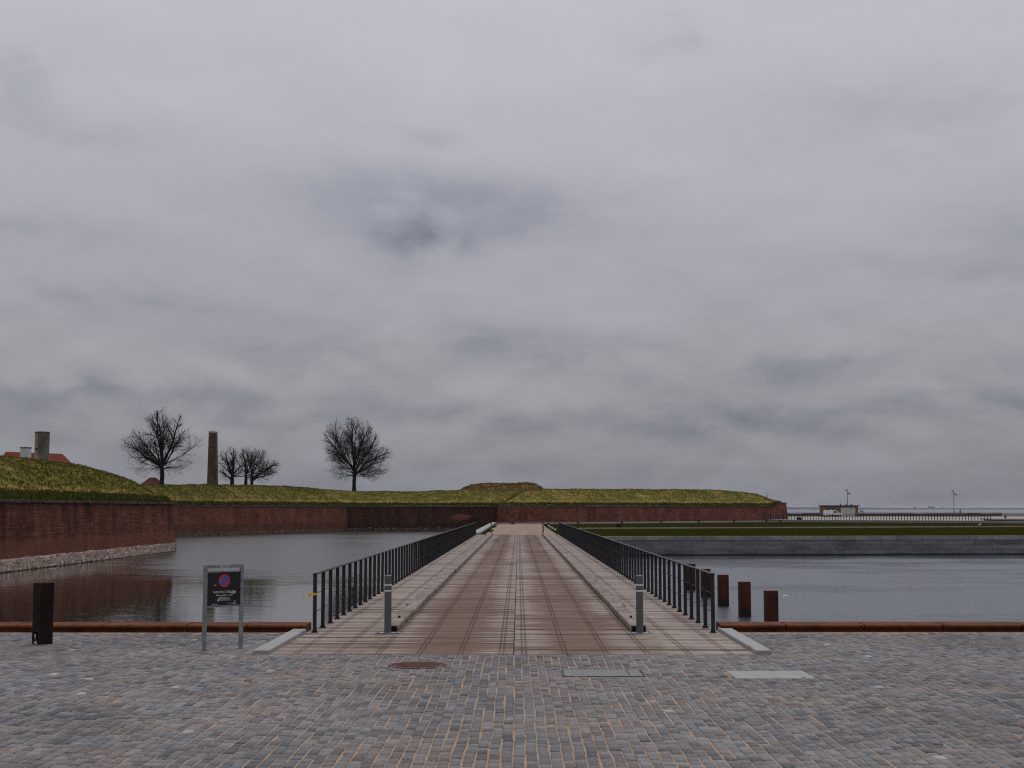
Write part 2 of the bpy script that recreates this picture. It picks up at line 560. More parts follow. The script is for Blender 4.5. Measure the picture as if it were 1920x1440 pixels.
def m_grass(g, b):
    p = pos(g)
    t = g.n('ShaderNodeAttribute', attribute_name='bank').outputs['Fac']
    n1 = g.noise(p, 0.32, 5.0, 0.65)
    n2 = g.noise(g.v('MULTIPLY', p, (1.0, 1.0, 1.8)), 2.1, 5.0, 0.72)
    n3 = g.noise(p, 9.0, 3.0, 0.7)
    green = g.mix(n3, (0.070, 0.075, 0.014), (0.185, 0.175, 0.042))
    straw = g.mix(n3, (0.18, 0.128, 0.036), (0.48, 0.34, 0.115))
    far = g.rng(g.sep(p)[0], -28.0, -4.0, -0.03, 0.0)
    k = g.m('ADD', g.m('MULTIPLY', n1, 0.45), g.m('MULTIPLY', n2, 0.55))
    k = g.m('ADD', k, g.m('MULTIPLY', g.rng(g.m('ABSOLUTE', g.m('SUBTRACT', t, 0.17)), 0.09, 0.0), 0.14))
    k = g.m('ADD', k, far)
    c = g.mix(g.m('MULTIPLY', g.rng(k, 0.46, 0.59), 0.9), green, straw)
    lush = g.mix(n2, (0.040, 0.048, 0.010), (0.155, 0.160, 0.036))
    c = g.mix(g.rng(g.m('ADD', t, g.m('MULTIPLY', g.m('SUBTRACT', n2, 0.5), 0.06)), 0.115, 0.075), c, lush)
    g.put(b.inputs['Base Color'], c)
    bump(g, b, g.m('ADD', n2, g.m('MULTIPLY', n3, 0.4)), 0.25, 0.9)


material('rampart_grass', m_grass, 1.0, 0.0)
plain('dry_grass', (0.175, 0.118, 0.040), 0.4, 0.9, 1.0, 0.0, bmp=0.15, bscale=4.0)
plain('lawn', (0.0195, 0.0205, 0.0022), 0.25, 0.35, 1.0, 0.0, bmp=0.03, bscale=12.0, stretch=(1, 0.35, 1))
plain('gravel', (0.26, 0.185, 0.138), 0.35, 0.5, 0.95, 0.2, bmp=0.01, bscale=30.0)
plain('far_paving', (0.22, 0.19, 0.175), 0.15, 0.3, 0.9, 0.2)
plain('granite', (0.27, 0.275, 0.275), 0.14, 2.0, 0.75, 0.3, bmp=0.003, bscale=60.0)
plain('granite_dark', (0.175, 0.185, 0.19), 0.25, 0.8, 0.75, 0.3, bmp=0.004, bscale=30.0)


def m_quaystone(g, b):
    p = pos(g)
    a = g.n('ShaderNodeObjectInfo').outputs['Random']
    n = g.noise(g.v('MULTIPLY', p, (0.5, 0.5, 2.2)), 1.3, 5.0, 0.65)
    n2 = g.noise(p, 14.0, 3.0, 0.7)
    c = g.mix(g.m('ADD', g.m('MULTIPLY', a, 0.45), g.m('MULTIPLY', g.rng(n, 0.3, 0.7), 0.55)), (0.088, 0.095, 0.10), (0.235, 0.24, 0.24))
    c = g.v('SCALE', c, scale=g.rng(n2, 0.25, 0.75, 0.78, 1.2))
    z = g.sep(p)[2]
    c = g.mix(g.rng(g.m('ADD', z, g.m('MULTIPLY', n, 0.12)), -1.24, -1.31), c, (0.022, 0.024, 0.02))
    g.put(b.inputs['Base Color'], c)
    bump(g, b, n2, 0.006)


material('quay_stone', m_quaystone, 0.9, 0.15)


def m_quaycoping(g, b):
    p = pos(g)
    a = g.n('ShaderNodeObjectInfo').outputs['Random']
    n = g.noise(p, 6.0, 4.0, 0.7)
    c = g.mix(a, (0.19, 0.195, 0.195), (0.29, 0.275, 0.265))
    g.put(b.inputs['Base Color'], g.v('SCALE', c, scale=g.rng(n, 0.25, 0.75, 0.75, 1.2)))


material('quay_coping', m_quaycoping, 0.9, 0.15)


def m_rubble(g, b):
    p = pos(g)
    a = g.n('ShaderNodeObjectInfo').outputs['Random']
    r = g.n('ShaderNodeNewGeometry').outputs['Random Per Island']
    k = g.m('FRACT', g.m('ADD', a, r))
    cr = g.n('ShaderNodeValToRGB')
    g.put(cr.inputs[0], k)
    e = cr.color_ramp.elements
    e[0].position, e[0].color = 0.0, (0.26, 0.215, 0.195, 1)
    e[1].position, e[1].color = 1.0, (0.56, 0.45, 0.385, 1)
    for ps, col in ((0.25, (0.46, 0.345, 0.285, 1)), (0.5, (0.36, 0.325, 0.31, 1)), (0.75, (0.50, 0.35, 0.25, 1))):
        q = e.new(ps)
        q.color = col
    n = g.noise(p, 4.0, 5.0, 0.7)
    c = g.v('SCALE', cr.outputs[0], scale=g.rng(n, 0.25, 0.75, 0.55, 1.3))
    z = g.sep(p)[2]
    c = g.mix(g.rng(g.m('ADD', z, g.m('MULTIPLY', n, 0.15)), -1.26, -1.38), c, (0.018, 0.018, 0.013))
    g.put(b.inputs['Base Color'], c)
    bump(g, b, n, 0.04)


material('rubble', m_rubble, 0.88, 0.25)
plain('rubble_far', (0.15, 0.118, 0.092), 0.6, 2.0, 1.0, 0.0, col2=(0.05, 0.04, 0.03))
plain('mortar', (0.40, 0.31, 0.265), 0.25, 1.5, 0.95, 0.1)
def m_coping(g, b):
    p = pos(g)
    a = g.n('ShaderNodeObjectInfo').outputs['Random']
    n = g.noise(p, 2.2, 4.0, 0.7)
    c = g.mix(g.m('ADD', g.m('MULTIPLY', a, 0.5), g.m('MULTIPLY', n, 0.5)), (0.028, 0.023, 0.021), (0.115, 0.088, 0.078))
    g.put(b.inputs['Base Color'], c)
    bump(g, b, n, 0.02)


material('coping_stone', m_coping, 1.0, 0.05)


def m_corten(g, b):
    p = pos(g)
    n = g.noise(p, 2.2, 5.0, 0.68)
    n2 = g.noise(p, 34.0, 3.0, 0.7)
    c = g.mix(g.rng(n, 0.3, 0.7), (0.060, 0.018, 0.009), (0.155, 0.047, 0.014))
    c = g.mix(g.rng(n2, 0.5, 0.72), c, (0.045, 0.015, 0.009))
    g.put(b.inputs['Base Color'], c)
    g.put(b.inputs['Roughness'], g.rng(n2, 0.3, 0.7, 0.55, 0.9))
    bump(g, b, n2, 0.002)


material('corten', m_corten, 0.9, 0.08)


def m_pile(g, b):
    p = pos(g)
    n = g.noise(g.v('MULTIPLY', p, (1.0, 1.0, 0.45)), 3.0, 5.0, 0.68)
    n2 = g.noise(p, 28.0, 3.0, 0.7)
    z = g.sep(p)[2]
    c = g.mix(g.rng(n, 0.3, 0.7), (0.036, 0.0115, 0.0075), (0.085, 0.024, 0.011))
    c = g.mix(g.rng(n2, 0.5, 0.75), c, (0.022, 0.010, 0.008))
    c = g.mix(g.m('MULTIPLY', g.rng(z, -0.50, -0.44), 0.5), c, (0.10, 0.022, 0.014))
    c = g.mix(g.rng(g.m('ADD', z, g.m('MULTIPLY', n, 0.25)), -0.98, -1.16), c, (0.015, 0.012, 0.010))
    g.put(b.inputs['Base Color'], c)
    bump(g, b, n2, 0.003)


material('pile_rust', m_pile, 0.8, 0.25)
plain('dark_rust', (0.017, 0.0085, 0.007), 0.3, 2.5, 0.8, 0.15, col2=(0.010, 0.006, 0.0055))
plain('black', (0.006, 0.006, 0.006), 0.1, 2.0, 0.8, 0.2)
plain('rail_paint', (0.026, 0.0245, 0.026), 0.18, 1.2, 0.6, 0.22)
plain('bollard_paint', (0.085, 0.090, 0.094), 0.12, 2.0, 0.45, 0.45)
plain('white_band', (0.62, 0.61, 0.58), 0.1, 6.0, 0.5, 0.4)
plain('galvanised', (0.205, 0.225, 0.235), 0.28, 9.0, 0.5, 0.5, metal=0.25)
plain('sign_black', (0.008, 0.008, 0.010), 0.1, 4.0, 0.35, 0.4)
plain('sign_red', (0.55, 0.014, 0.022), 0.06, 4.0, 0.4, 0.4)
plain('sign_blue', (0.016, 0.12, 0.36), 0.06, 4.0, 0.4, 0.4)
plain('sign_white', (0.62, 0.60, 0.55), 0.08, 6.0, 0.5, 0.4)
plain('sign_cyan', (0.03, 0.27, 0.62), 0.05, 6.0, 0.5, 0.4)
plain('sticker', (0.55, 0.55, 0.58), 0.2, 20.0, 0.5, 0.3)
plain('paper_scrap', (0.48, 0.44, 0.30), 0.3, 20.0, 0.7, 0.2)
plain('tape_yellow', (0.72, 0.50, 0.02), 0.1, 9.0, 0.4, 0.4)
plain('iron_rust', (0.105, 0.040, 0.022), 0.35, 5.0, 0.75, 0.3, bmp=0.004, bscale=60.0)
plain('steel_plate', (0.118, 0.122, 0.122), 0.15, 3.0, 0.6, 0.4, bmp=0.002, bscale=120.0)
plain('concrete_lid', (0.265, 0.27, 0.262), 0.12, 3.0, 0.8, 0.3, bmp=0.002, bscale=100.0)
plain('bark', (0.020, 0.016, 0.014), 0.35, 1.5, 0.95, 0.1)
plain('twig', (0.030, 0.022, 0.021), 0.3, 1.0, 0.95, 0.1)
plain('tower_concrete', (0.23, 0.205, 0.155), 0.5, 0.7, 0.9, 0.2, col2=(0.06, 0.055, 0.048), stretch=(1, 1, 0.3))
plain('whitewash', (0.55, 0.55, 0.56), 0.12, 0.8, 0.8, 0.2)
plain('chimney_cap', (0.33, 0.30, 0.26), 0.2, 1.0, 0.85, 0.2)


def m_tile(g, b):
    p = pos(g)
    z = g.sep(p)[2]
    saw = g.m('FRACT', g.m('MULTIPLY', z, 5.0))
    n = g.noise(p, 1.3, 4.0, 0.7)
    c = g.mix(n, (0.12, 0.020, 0.010), (0.21, 0.036, 0.016))
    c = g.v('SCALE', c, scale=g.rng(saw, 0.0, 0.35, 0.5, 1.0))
    g.put(b.inputs['Base Color'], c)


material('roof_tile', m_tile, 0.85, 0.2)
plain('roof_tile_dark', (0.105, 0.034, 0.026), 0.3, 0.9, 0.85, 0.2)
plain('roof_felt', (0.06, 0.062, 0.066), 0.2, 0.6, 0.9, 0.2)
plain('door_white', (0.46, 0.47, 0.46), 0.1, 0.7, 0.6, 0.3)
plain('teal_paint', (0.010, 0.060, 0.066), 0.1, 1.0, 0.5, 0.4)
plain('van_white', (0.66, 0.66, 0.67), 0.05, 0.8, 0.3, 0.5)
plain('van_dark', (0.035, 0.036, 0.04), 0.15, 2.0, 0.5, 0.4)
plain('van_glass', (0.012, 0.015, 0.018), 0.05, 2.0, 0.08, 0.6)
plain('tyre', (0.013, 0.013, 0.013), 0.1, 4.0, 0.8, 0.2)
plain('rim', (0.35, 0.36, 0.37), 0.1, 4.0, 0.4, 0.5)
plain('lamp_steel', (0.085, 0.088, 0.10), 0.15, 2.0, 0.5, 0.4)
plain('lamp_lens', (0.35, 0.35, 0.36), 0.05, 2.0, 0.3, 0.5)
plain('beacon_green', (0.01, 0.22, 0.085), 0.1, 2.0, 0.5, 0.4)
plain('mole_stone', (0.088, 0.076, 0.066), 0.4, 0.5, 0.95, 0.2, stretch=(1, 1, 3))
plain('mole_cap', (0.20, 0.19, 0.175), 0.2, 0.5, 0.95, 0.2)
plain('pale_concrete', (0.31, 0.285, 0.26), 0.18, 0.7, 0.9, 0.2)
plain('coast', (0.05, 0.06, 0.06), 0.3, 0.01, 0.95, 0.1)
plain('coast_house', (0.16, 0.16, 0.16), 0.2, 0.05, 0.9, 0.1)
plain('timber_beam', (0.12, 0.085, 0.065), 0.25, 1.5, 0.85, 0.2)
plain('bird_white', (0.6, 0.58, 0.55), 0.1, 20.0, 0.8, 0.2)
plain('bird_dark', (0.04, 0.035, 0.03), 0.1, 20.0, 0.8, 0.2)


def water_mat(name, calm, ruffled, seed, col, lee=None, rough=(0.03, 0.2)):
    """lee: (y0, y1) distance over which a sheltered mirror gives way to wind ripples"""
    def fn(g, b):
        p0 = pos(g)
        p = g.v('ADD', p0, (seed, seed * 0.7, 0.0))
        chop = g.noise(g.v('MULTIPLY', p, (0.7, 1.0, 1.0)), 1.7, 4.0, 0.6, 0.3)
        small = g.noise(p, 6.5, 2.0, 0.5)
        swell = g.noise(g.v('MULTIPLY', p, (0.45, 1.0, 1.0)), 0.42, 2.0, 0.5)
        gust = g.noise(g.v('MULTIPLY', p, (0.06, 0.085, 1.0)), 1.0, 4.0, 0.6)
        k = g.rng(gust, 0.38, 0.62)
        if lee:
            x, y, z = g.sep(p0)
            e = g.m('ADD', y, g.m('ADD', g.m('MULTIPLY', g.m('SUBTRACT', gust, 0.5), 46.0), g.m('MULTIPLY', x, 0.55)))
            e = g.m('SUBTRACT', e, g.rng(x, -17.0, -27.5, 0.0, 22.0))
            k = g.m('MULTIPLY', g.rng(e, lee[0], lee[1]), g.rng(gust, 0.34, 0.62, 0.72, 1.0))
        amp = g.m('ADD', calm, g.m('MULTIPLY', k, ruffled - calm))
        h = g.m('MULTIPLY', g.m('ADD', chop, g.m('MULTIPLY', small, 0.25)), amp)
        h = g.m('ADD', h, g.m('MULTIPLY', g.m('MULTIPLY', swell, 0.5), amp))
        bump(g, b, h, 0.09, 1.0)
        g.put(b.inputs['Roughness'], g.m('ADD', rough[0], g.m('MULTIPLY', k, rough[1] - rough[0])))
        g.put(b.inputs['Base Color'], col)
        b.inputs['IOR'].default_value = 1.333
    return material(name, fn, 0.035, 0.5)


water_mat('moat_water', 0.06, 1.0, 3.0, (0.021, 0.019, 0.015), lee=(54.0, 76.0), rough=(0.02, 0.29))
water_mat('harbour_water', 0.75, 1.5, 40.0, (0.046, 0.060, 0.075), rough=(0.09, 0.28))

# ------------------------------------------------------------------ water
WZ = -1.45


def sheet(name, poly, z, mat, kind='structure', parent=None):
    me = bpy.data.meshes.new(name)
    me.from_pydata([(x, y, z) for x, y in poly], [], [tuple(range(len(poly)))])
    me.materials.append(MATS[mat])
    o = link(bpy.data.objects.new(name, me), parent)
    if kind:
        o['kind'] = kind
    return o


tag(sheet('moat_water', [(-220, 20), (0, 20), (0, 240), (-220, 240)], WZ, 'moat_water'),
    'calm dark moat water left of the timber bridge', None)
tag(sheet('harbour_water', [(0, 20), (220, 20), (220, 345), (0, 345)], WZ, 'harbour_water'),
    'rippled grey harbour water right of the timber bridge', None)
tag(sheet('sea', [(-9000, 345), (9000, 345), (14000, 16000), (-14000, 16000)], WZ, 'harbour_water'),
    'open grey sea out to the horizon', None)

# ------------------------------------------------------------------ near quay: sand bed and cobbles
XC = -0.07                       # bridge axis
YF = 20.75                       # front edge of the deck
BL, BR = -3.60, 3.43             # deck sides at the front
YQ = 24.42                       # quay edge (cap beams)

pav = MB()
pav.box(-60, 60, -30, YF, -2.6, -0.008)
pav.box(-60, BL, YF, YQ + 0.5, -2.6, -0.008)
pav.box(BR, 60, YF, YQ + 0.55, -2.6, -0.008)
pav.box(BL, BR, YF, YQ + 0.5, -2.6, -0.30)
pavement = pav.build('pavement', MATS['sand'])
tag(pavement, 'grey cobbled quay with sandy joints in front of the bridge', None, kind='structure')

MH = on(783, 1247.5)             # manhole
PL1 = (0.555, 1.60, 18.02, 18.78)
PL2 = (2.70, 3.70, 17.82, 18.62)


def cobbles():
    r = np.random.RandomState(3)
    pitch = 0.1045
    out = []
    for i in range(-125, 126):
        x0 = i * pitch
        ph = r.rand(3) * 6.28
        y = 9.2 + r.rand() * 0.15
        while y < YQ - 0.26:
            L = r.uniform(0.13, 0.225)
            if abs(x0) < 0.372 * y + 1.9:
                yc = y + L / 2
                dx = 0.005 * math.sin(yc * 1.9 + ph[0]) + 0.004 * math.sin(yc * 4.3 + ph[1] + i * .2) + r.normal(0, 0.0013) + 0.01 * math.sin(yc * 0.55 + i * 0.05)
                w = pitch - r.uniform(0.0135, 0.0195)
                out.append((x0 + dx, yc, w, L - r.uniform(0.001, 0.004), r.normal(0, 0.0032), r.rand(), r.normal(0, 0.005)))
            y += L
    A = np.array(out)
    x, y, w, l = A[:, 0], A[:, 1], A[:, 2], A[:, 3]
    keep = np.hypot(x - MH.x, y - MH.y) > 0.385
    for a, b_, c, d in (PL1, PL2, (BL - 0.26, BR + 0.26, YF - 0.015, 40.0)):   # cut the setts against lids and deck
        for q in range(len(A)):
            x_, y_, w_, l_ = A[q, :4]
            xa, xb, ya, yb = x_ - w_ / 2, x_ + w_ / 2, y_ - l_ / 2, y_ + l_ / 2
            if xb < a - 0.006 or xa > b_ + 0.006 or yb < c - 0.006 or ya > d + 0.006:
                continue
            left = [(a - 0.006 - xa, 0), (xb - b_ - 0.006, 1), (c - 0.006 - ya, 2), (yb - d - 0.006, 3)]
            v, side = max(left)
            if v < 0.025:
                keep[q] = False
            elif side == 0:
                A[q, 0], A[q, 2] = xa + v / 2, v
            elif side == 1:
                A[q, 0], A[q, 2] = xb - v / 2, v
            elif side == 2:
                A[q, 1], A[q, 3] = ya + v / 2, v
            else:
                A[q, 1], A[q, 3] = yb - v / 2, v
    A = A[keep]
    r2 = np.random.RandomState(5)
    n = len(A)
    x, y, w, l, h, tone, rz = A.T
    tone = np.clip(0.48 + r2.normal(0, 0.25, n), 0, 0.96)
    tone[r2.rand(n) < 0.0016] = 1.0
    # 12 vertices: bottom ring, rim ring, top ring
    sx = np.array([-1, 1, 1, -1]) * 0.5
    sy = np.array([-1, -1, 1, 1]) * 0.5
    V = np.zeros((n, 12, 3))
    bev = 0.005
    for k in range(4):
        jx = r2.normal(0, 0.0016, n)
        jy = r2.normal(0, 0.0016, n)
        tz = r2.normal(0, 0.0014, n)
        for ring, (ins, zz) in enumerate(((0.0, -0.045), (0.0, -0.0065), (bev, 0.0))):
            lx = sx[k] * (w - 2 * ins) + jx
            ly = sy[k] * (l - 2 * ins) + jy
            V[:, ring * 4 + k, 0] = x + lx * np.cos(rz) - ly * np.sin(rz)
            V[:, ring * 4 + k, 1] = y + lx * np.sin(rz) + ly * np.cos(rz)
            V[:, ring * 4 + k, 2] = zz + (h * 0.8 + tz if ring else 0)
    fq = [(8, 9, 10, 11)]
    for k in range(4):
        j = (k + 1) % 4
        fq += [(k, j, j + 4, k + 4), (k + 4, j + 4, j + 8, k + 8)]
    fq = np.array(fq)
    inview = (y - 0.1 > 11.42) & (np.abs(x - y * 0.004) < 0.352 * y)
    order = np.argsort(np.where(inview, y, 1e9))[:300]
    sel = np.zeros(n, bool)
    sel[order] = True
    for q in order:
        c = np.array([x[q], y[q], 0])
        me = np_mesh('cobble', V[q] - c, fq, MATS['cobble'], {'tone': np.full(12, tone[q])})
        o = bpy.data.objects.new('cobble', me)
        o.location = c
        link(o, pavement)
    rest = np.where(~sel)[0]
    Vr = V[rest].reshape(-1, 3)
    Fr = (fq[None] + (np.arange(len(rest)) * 12)[:, None, None]).reshape(-1, 4)
    o = bpy.data.objects.new('cobble_field', np_mesh('cobble_field', Vr, Fr, MATS['cobble'], {'tone': np.repeat(tone[rest], 12)}))
    o['kind'] = 'stuff'
    link(o, pavement)


cobbles()

# lids in the paving
o = empty('manhole_cover', (MH.x, MH.y, 0))
tag(o, 'round rusty iron manhole cover set in the cobbles', 'manhole cover')
MB().lathe([(0.398, -0.03), (0.396, 0.008), (0.352, 0.009), (0.35, -0.008)], 40, caps=False).build('frame', MATS['iron_rust'], o)
lid = MB().lathe([(0.342, -0.02), (0.342, 0.001), (0.33, 0.006), (0.02, 0.006)], 40)
for k in range(-5, 6):
    hw = math.sqrt(max(0.30 ** 2 - (k * 0.055) ** 2, 0.0))
    lid.box(-hw, hw, k * 0.055 - 0.012, k * 0.055 + 0.012, 0.0055, 0.011)
lid.build('lid', MATS['iron_rust'], o)

a, b_, c, d = PL1
o = empty('access_cover', ((a + b_) / 2, (c + d) / 2, 0))
tag(o, 'dark grey steel access cover sunk in the cobbles right of the manhole', 'access cover')
hx, hy = (b_ - a) / 2, (d - c) / 2
fr = MB()
fr.box(-hx, hx, -hy, -hy + 0.02, -0.04, 0.002).box(-hx, hx, hy - 0.02, hy, -0.04, 0.002)
fr.box(-hx, -hx + 0.02, -hy + 0.021, hy - 0.021, -0.04, 0.002).box(hx - 0.02, hx, -hy + 0.021, hy - 0.021, -0.04, 0.002)
fr.build('frame', MATS['rail_paint'], o)
MB().bbox(-hx + 0.03, hx - 0.20, -hy + 0.03, hy - 0.03, -0.04, 0.004, 0.003).build('plate', MATS['steel_plate'], o)
MB().bbox(hx - 0.19, hx - 0.03, -hy + 0.03, hy - 0.03, -0.04, 0.005, 0.003).build('plate', MATS['steel_plate'], o)
MB().box(-hx + 0.021, hx - 0.021, -hy + 0.021, hy - 0.021, -0.04, -0.012).build('pit', MATS['black'], o)
a, b_, c, d = PL2
o = empty('access_cover', ((a + b_) / 2, (c + d) / 2, 0))
tag(o, 'pale concrete access cover in the cobbles below the right granite kerb block', 'access cover')
hx, hy = (b_ - a) / 2, (d - c) / 2
MB().bbox(-hx, hx, -hy, hy, -0.05, 0.005, 0.008).build('slab', MATS['concrete_lid'], o)
MB().box(hx - 0.17, hx - 0.12, -hy + 0.06, -hy + 0.09, 0.0055, 0.009).build('lifting_eye', MATS['black'], o)

# ------------------------------------------------------------------ corten cap beams along the quay edge
CAPP = [(0.075, -0.15), (0.075, 0.066), (0.0, 0.074), (0.0, 0.094), (0.014, 0.110), (0.045, 0.118), (0.60, 0.124), (0.62, 0.10), (0.62, -0.5), (0.09, -0.5)]  # front set back under an added lip so the face falls into shade


def cap(xs, y0, tilt, label, group=None):
    o = empty('quay_edge_beam', (xs[0], y0, 0))
    tag(o, label, 'edge beam')
    for a, b_ in zip(xs[:-1], xs[1:]):
        m = MB().prism([(p[0], p[1]) for p in CAPP], 'x', a + 0.011 - xs[0], b_ - 0.011 - xs[0])
        dy = rnd.uniform(-0.006, 0.006)
        m.v = [(x, y + dy + tilt * x, z + rnd.uniform(0, 0.001)) for x, y, z in m.v]
        m.build('beam_section', MATS['corten'], o)


xl = [-3.62, -4.66, -5.68, -7.12, -8.58, -10.02, -11.45, -12.9, -14.3, -15.75]
cap(list(reversed(xl)), YQ, 0.0, 'rusty steel edge beam on the quay left of the bridge')
xr = [3.46, 4.60, 5.94, 7.3, 8.65, 10.0, 11.4, 12.8, 14.2, 15.6]
cap(xr, YQ + 0.10, 0.006, 'rusty steel edge beam on the quay right of the bridge')

# granite blocks flanking the deck
for x0, x1, y0, y1, lab in ((BL - 0.245, BL - 0.015, 20.72, 24.36, 'pale granite kerb block left of the deck near the sign'),
                            (BR + 0.015, BR + 0.235, 20.72, 24.75, 'pale granite kerb block right of the deck by the piles')):
    m = MB().bbox(x0, x1, y0, y1, -0.2, 0.062, 0.012)
    g_ = m.build('granite_block', MATS['granite'])
    tag(g_, lab, 'kerb block')

# ------------------------------------------------------------------ timber bridge
PITCHB, YE = 0.2, 116.2
NR = int((YE - YF) / PITCHB)
RL, RR = -3.47, 3.31             # railing lines
bridge = empty('timber_bridge', (XC, YF, 0))
tag(bridge, 'long straight timber plank bridge with raised wooden kerbs', 'bridge')
r = np.random.RandomState(11)


def plank_mesh(x0, x1, wd):
    return MB().bbox(x0, x1, 0.0, wd, -0.07, 0.0, 0.004).mesh('plank', MATS['plank'])


PM = {}
for side, (x0, x1) in {0: (BL, XC - 0.006), 1: (XC + 0.006, BR)}.items():
    PM[side] = [plank_mesh(x0 - XC, x1 - XC - q, PITCHB - gp) if side else plank_mesh(x0 - XC + q, x1 - XC, PITCHB - gp)
                for q, gp in ((0.0, 0.009), (0.008, 0.013), (0.004, 0.022), (0.0, 0.006))]
rest = MB()
for k in range(NR):
    for s in (0, 1):
        me = PM[s][r.choice(4, p=[.45, .25, .12, .18])]
        zz = -0.002 + float(np.clip(r.normal(0, 0.0022), -.006, .005))
        yy = k * PITCHB
        if k < 150:
            o = bpy.data.objects.new('plank', me)
            o.location = (0, yy, zz)
            o.rotation_euler = (0, r.normal(0, 0.0006), r.normal(0, 0.0005))
            link(o, bridge)
        else:
            rest.add([(v.co.x, v.co.y + yy, v.co.z + zz) for v in me.vertices], [tuple(p.vertices) for p in me.polygons])
o = rest.build('plank_deck', MATS['plank'], bridge)
o['kind'] = 'stuff'
# bearers under the deck
m = MB()
for k in range(12):
    xx = -3.4 + k * 0.6
    m.box(xx - 0.06, xx + 0.06, 3.9, YE - YF - 0.3, -0.30, -0.075)
m.build('bearers', MATS['timber_beam'], bridge)
for xx in (BL - XC - 0.02, BR - XC + 0.02):
    MB().box(xx - 0.05, xx + 0.05, 4.3, YE - YF - 0.3, -0.34, -0.09).build('edge_beam', MATS['timber_beam'], bridge)
for k in range(12):
    yy = 8.0 + k * 8.0
    m = MB().box(-3.5, 3.5, yy - 0.15, yy + 0.15, -0.62, -0.31)
    for xx in (-3.0, -1.0, 1.0, 3.0):
        m.lathe([(0.17, -4.0), (0.17, -0.63)], 12, (xx, yy, 0))
    m.build('pile_bent', MATS['timber_beam'], bridge)
# raised kerb timbers between road and footways
for sx, lab in ((-1, 0), (1, 1)):
    y = 3.62
    k = 0
    while y < YE - YF - 0.3:
        L = min(5.6, YE - YF - 0.2 - y)
        e = 0.012 * (k % 2)
        xa, xb = (1.99 + e, 2.23 + e + r.uniform(-.01, .02))
        if k > 0:
            xb += 0.05
        lo, hi = (min(sx * xa, sx * xb), max(sx * xa, sx * xb))
        kb = MB().bbox(lo, hi, y + 0.008, y + L - 0.008, 0.004, 0.118 + r.uniform(-0.004, 0.006), 0.012).build('kerb_timber', MATS['kerb_wood'], bridge)
        if k == 0:
            MB().box(lo + 0.015, hi - 0.015, y + 0.001, y + 0.0075, 0.012, 0.105).build('end_plate', MATS['black'], kb)
            MB().lathe([(0.022, 0.118), (0.022, 0.15), (0.012, 0.156)], 8, ((lo + hi) / 2, y + 1.7, 0)).build('bolt', MATS['dark_rust'], kb)
        y += L
        k += 1


# railings
def railing(X, label, side, y0=24.32, n=92):
    o = empty('railing', (X, y0, 0))
    tag(o, label, 'railing')
    post = MB().box(-0.033, 0.033, -0.006, 0.006, 0.0, 0.985).mesh('post', MATS['rail_paint'])
    base = MB()
    base.box(-0.055, 0.055, -0.05, 0.05, 0.0005, 0.011)
    base.prism([(-0.05, 0.012), (0.05, 0.012), (0.034, 0.05), (-0.034, 0.05)], 'y', 0.0065, 0.012)
    base = base.mesh('base_plate', MATS['rail_paint'])
    for k in range(n):
        p = bpy.data.objects.new('post', post)
        p.location = (0, k * 1.0, 0)
        p.rotation_euler = (rnd.gauss(0, .002), rnd.gauss(0, .002), rnd.gauss(0, 0.03))
        link(p, o)
        q = bpy.data.objects.new('base_plate', base)
        link(q, p)
    MB().box(-0.038, 0.038, -0.04, n - 1 + 0.04, 0.985, 1.004).build('top_rail', MATS['rail_paint'], o)
    for z in (0.35, 0.66):
        MB().tube((0, -0.03, z), (0, n - 1 + 0.03, z), 0.0075, n=6).build('rod', MATS['rail_paint'], o)
    return o


railing(RL, 'dark steel railing along the left edge of the bridge', -1)
railing(RR, 'dark steel railing along the right edge of the bridge', 1)

# bollards at the four corners of the roadway
def bollard():
    o = empty('bollard')
    MB().lathe([(0.060, 0.012), (0.060, 0.955), (0.056, 0.968), (0.045, 0.974)], 24).build('tube', MATS['bollard_paint'], o)
    MB().lathe([(0.0625, 0.80), (0.0625, 0.826)], 24, caps=False).build('reflective_band', MATS['white_band'], o)
    MB().lathe([(0.0625, 0.70), (0.0625, 0.726)], 24, caps=False).build('reflective_band', MATS['white_band'], o)
    m = MB().bbox(-0.20, 0.20, -0.11, 0.11, 0.0005, 0.013, 0.003)
    b = m.build('base_plate', MATS['galvanised'], o)
    for sx in (-0.16, 0.16):
        for sy in (-0.075, 0.075):
            MB().lathe([(0.014, 0.0135), (0.014, 0.026)], 6, (sx, sy, 0)).build('bolt', MATS['galvanised'], b)
    return o


bo = bollard()
bl = [(-2.215, 24.22, 'grey steel bollard with white bands at the near end of the left kerb'),
      (2.055, 24.22, 'grey steel bollard with white bands at the near end of the right kerb'),
      (-2.22, YE + 0.25, 'small grey bollard at the far end of the left kerb'),
      (2.02, YE + 0.25, 'small grey bollard at the far end of the right kerb')]
for k, (x, y, lab) in enumerate(bl):
    o = bo if k == 0 else copy_tree(bo)
    o.location = (x, y, 0.001)
    o.rotation_euler = (0, 0, rnd.uniform(-.05, .05))
    tag(o, lab, 'bollard', 'bollards at the bridge ends')

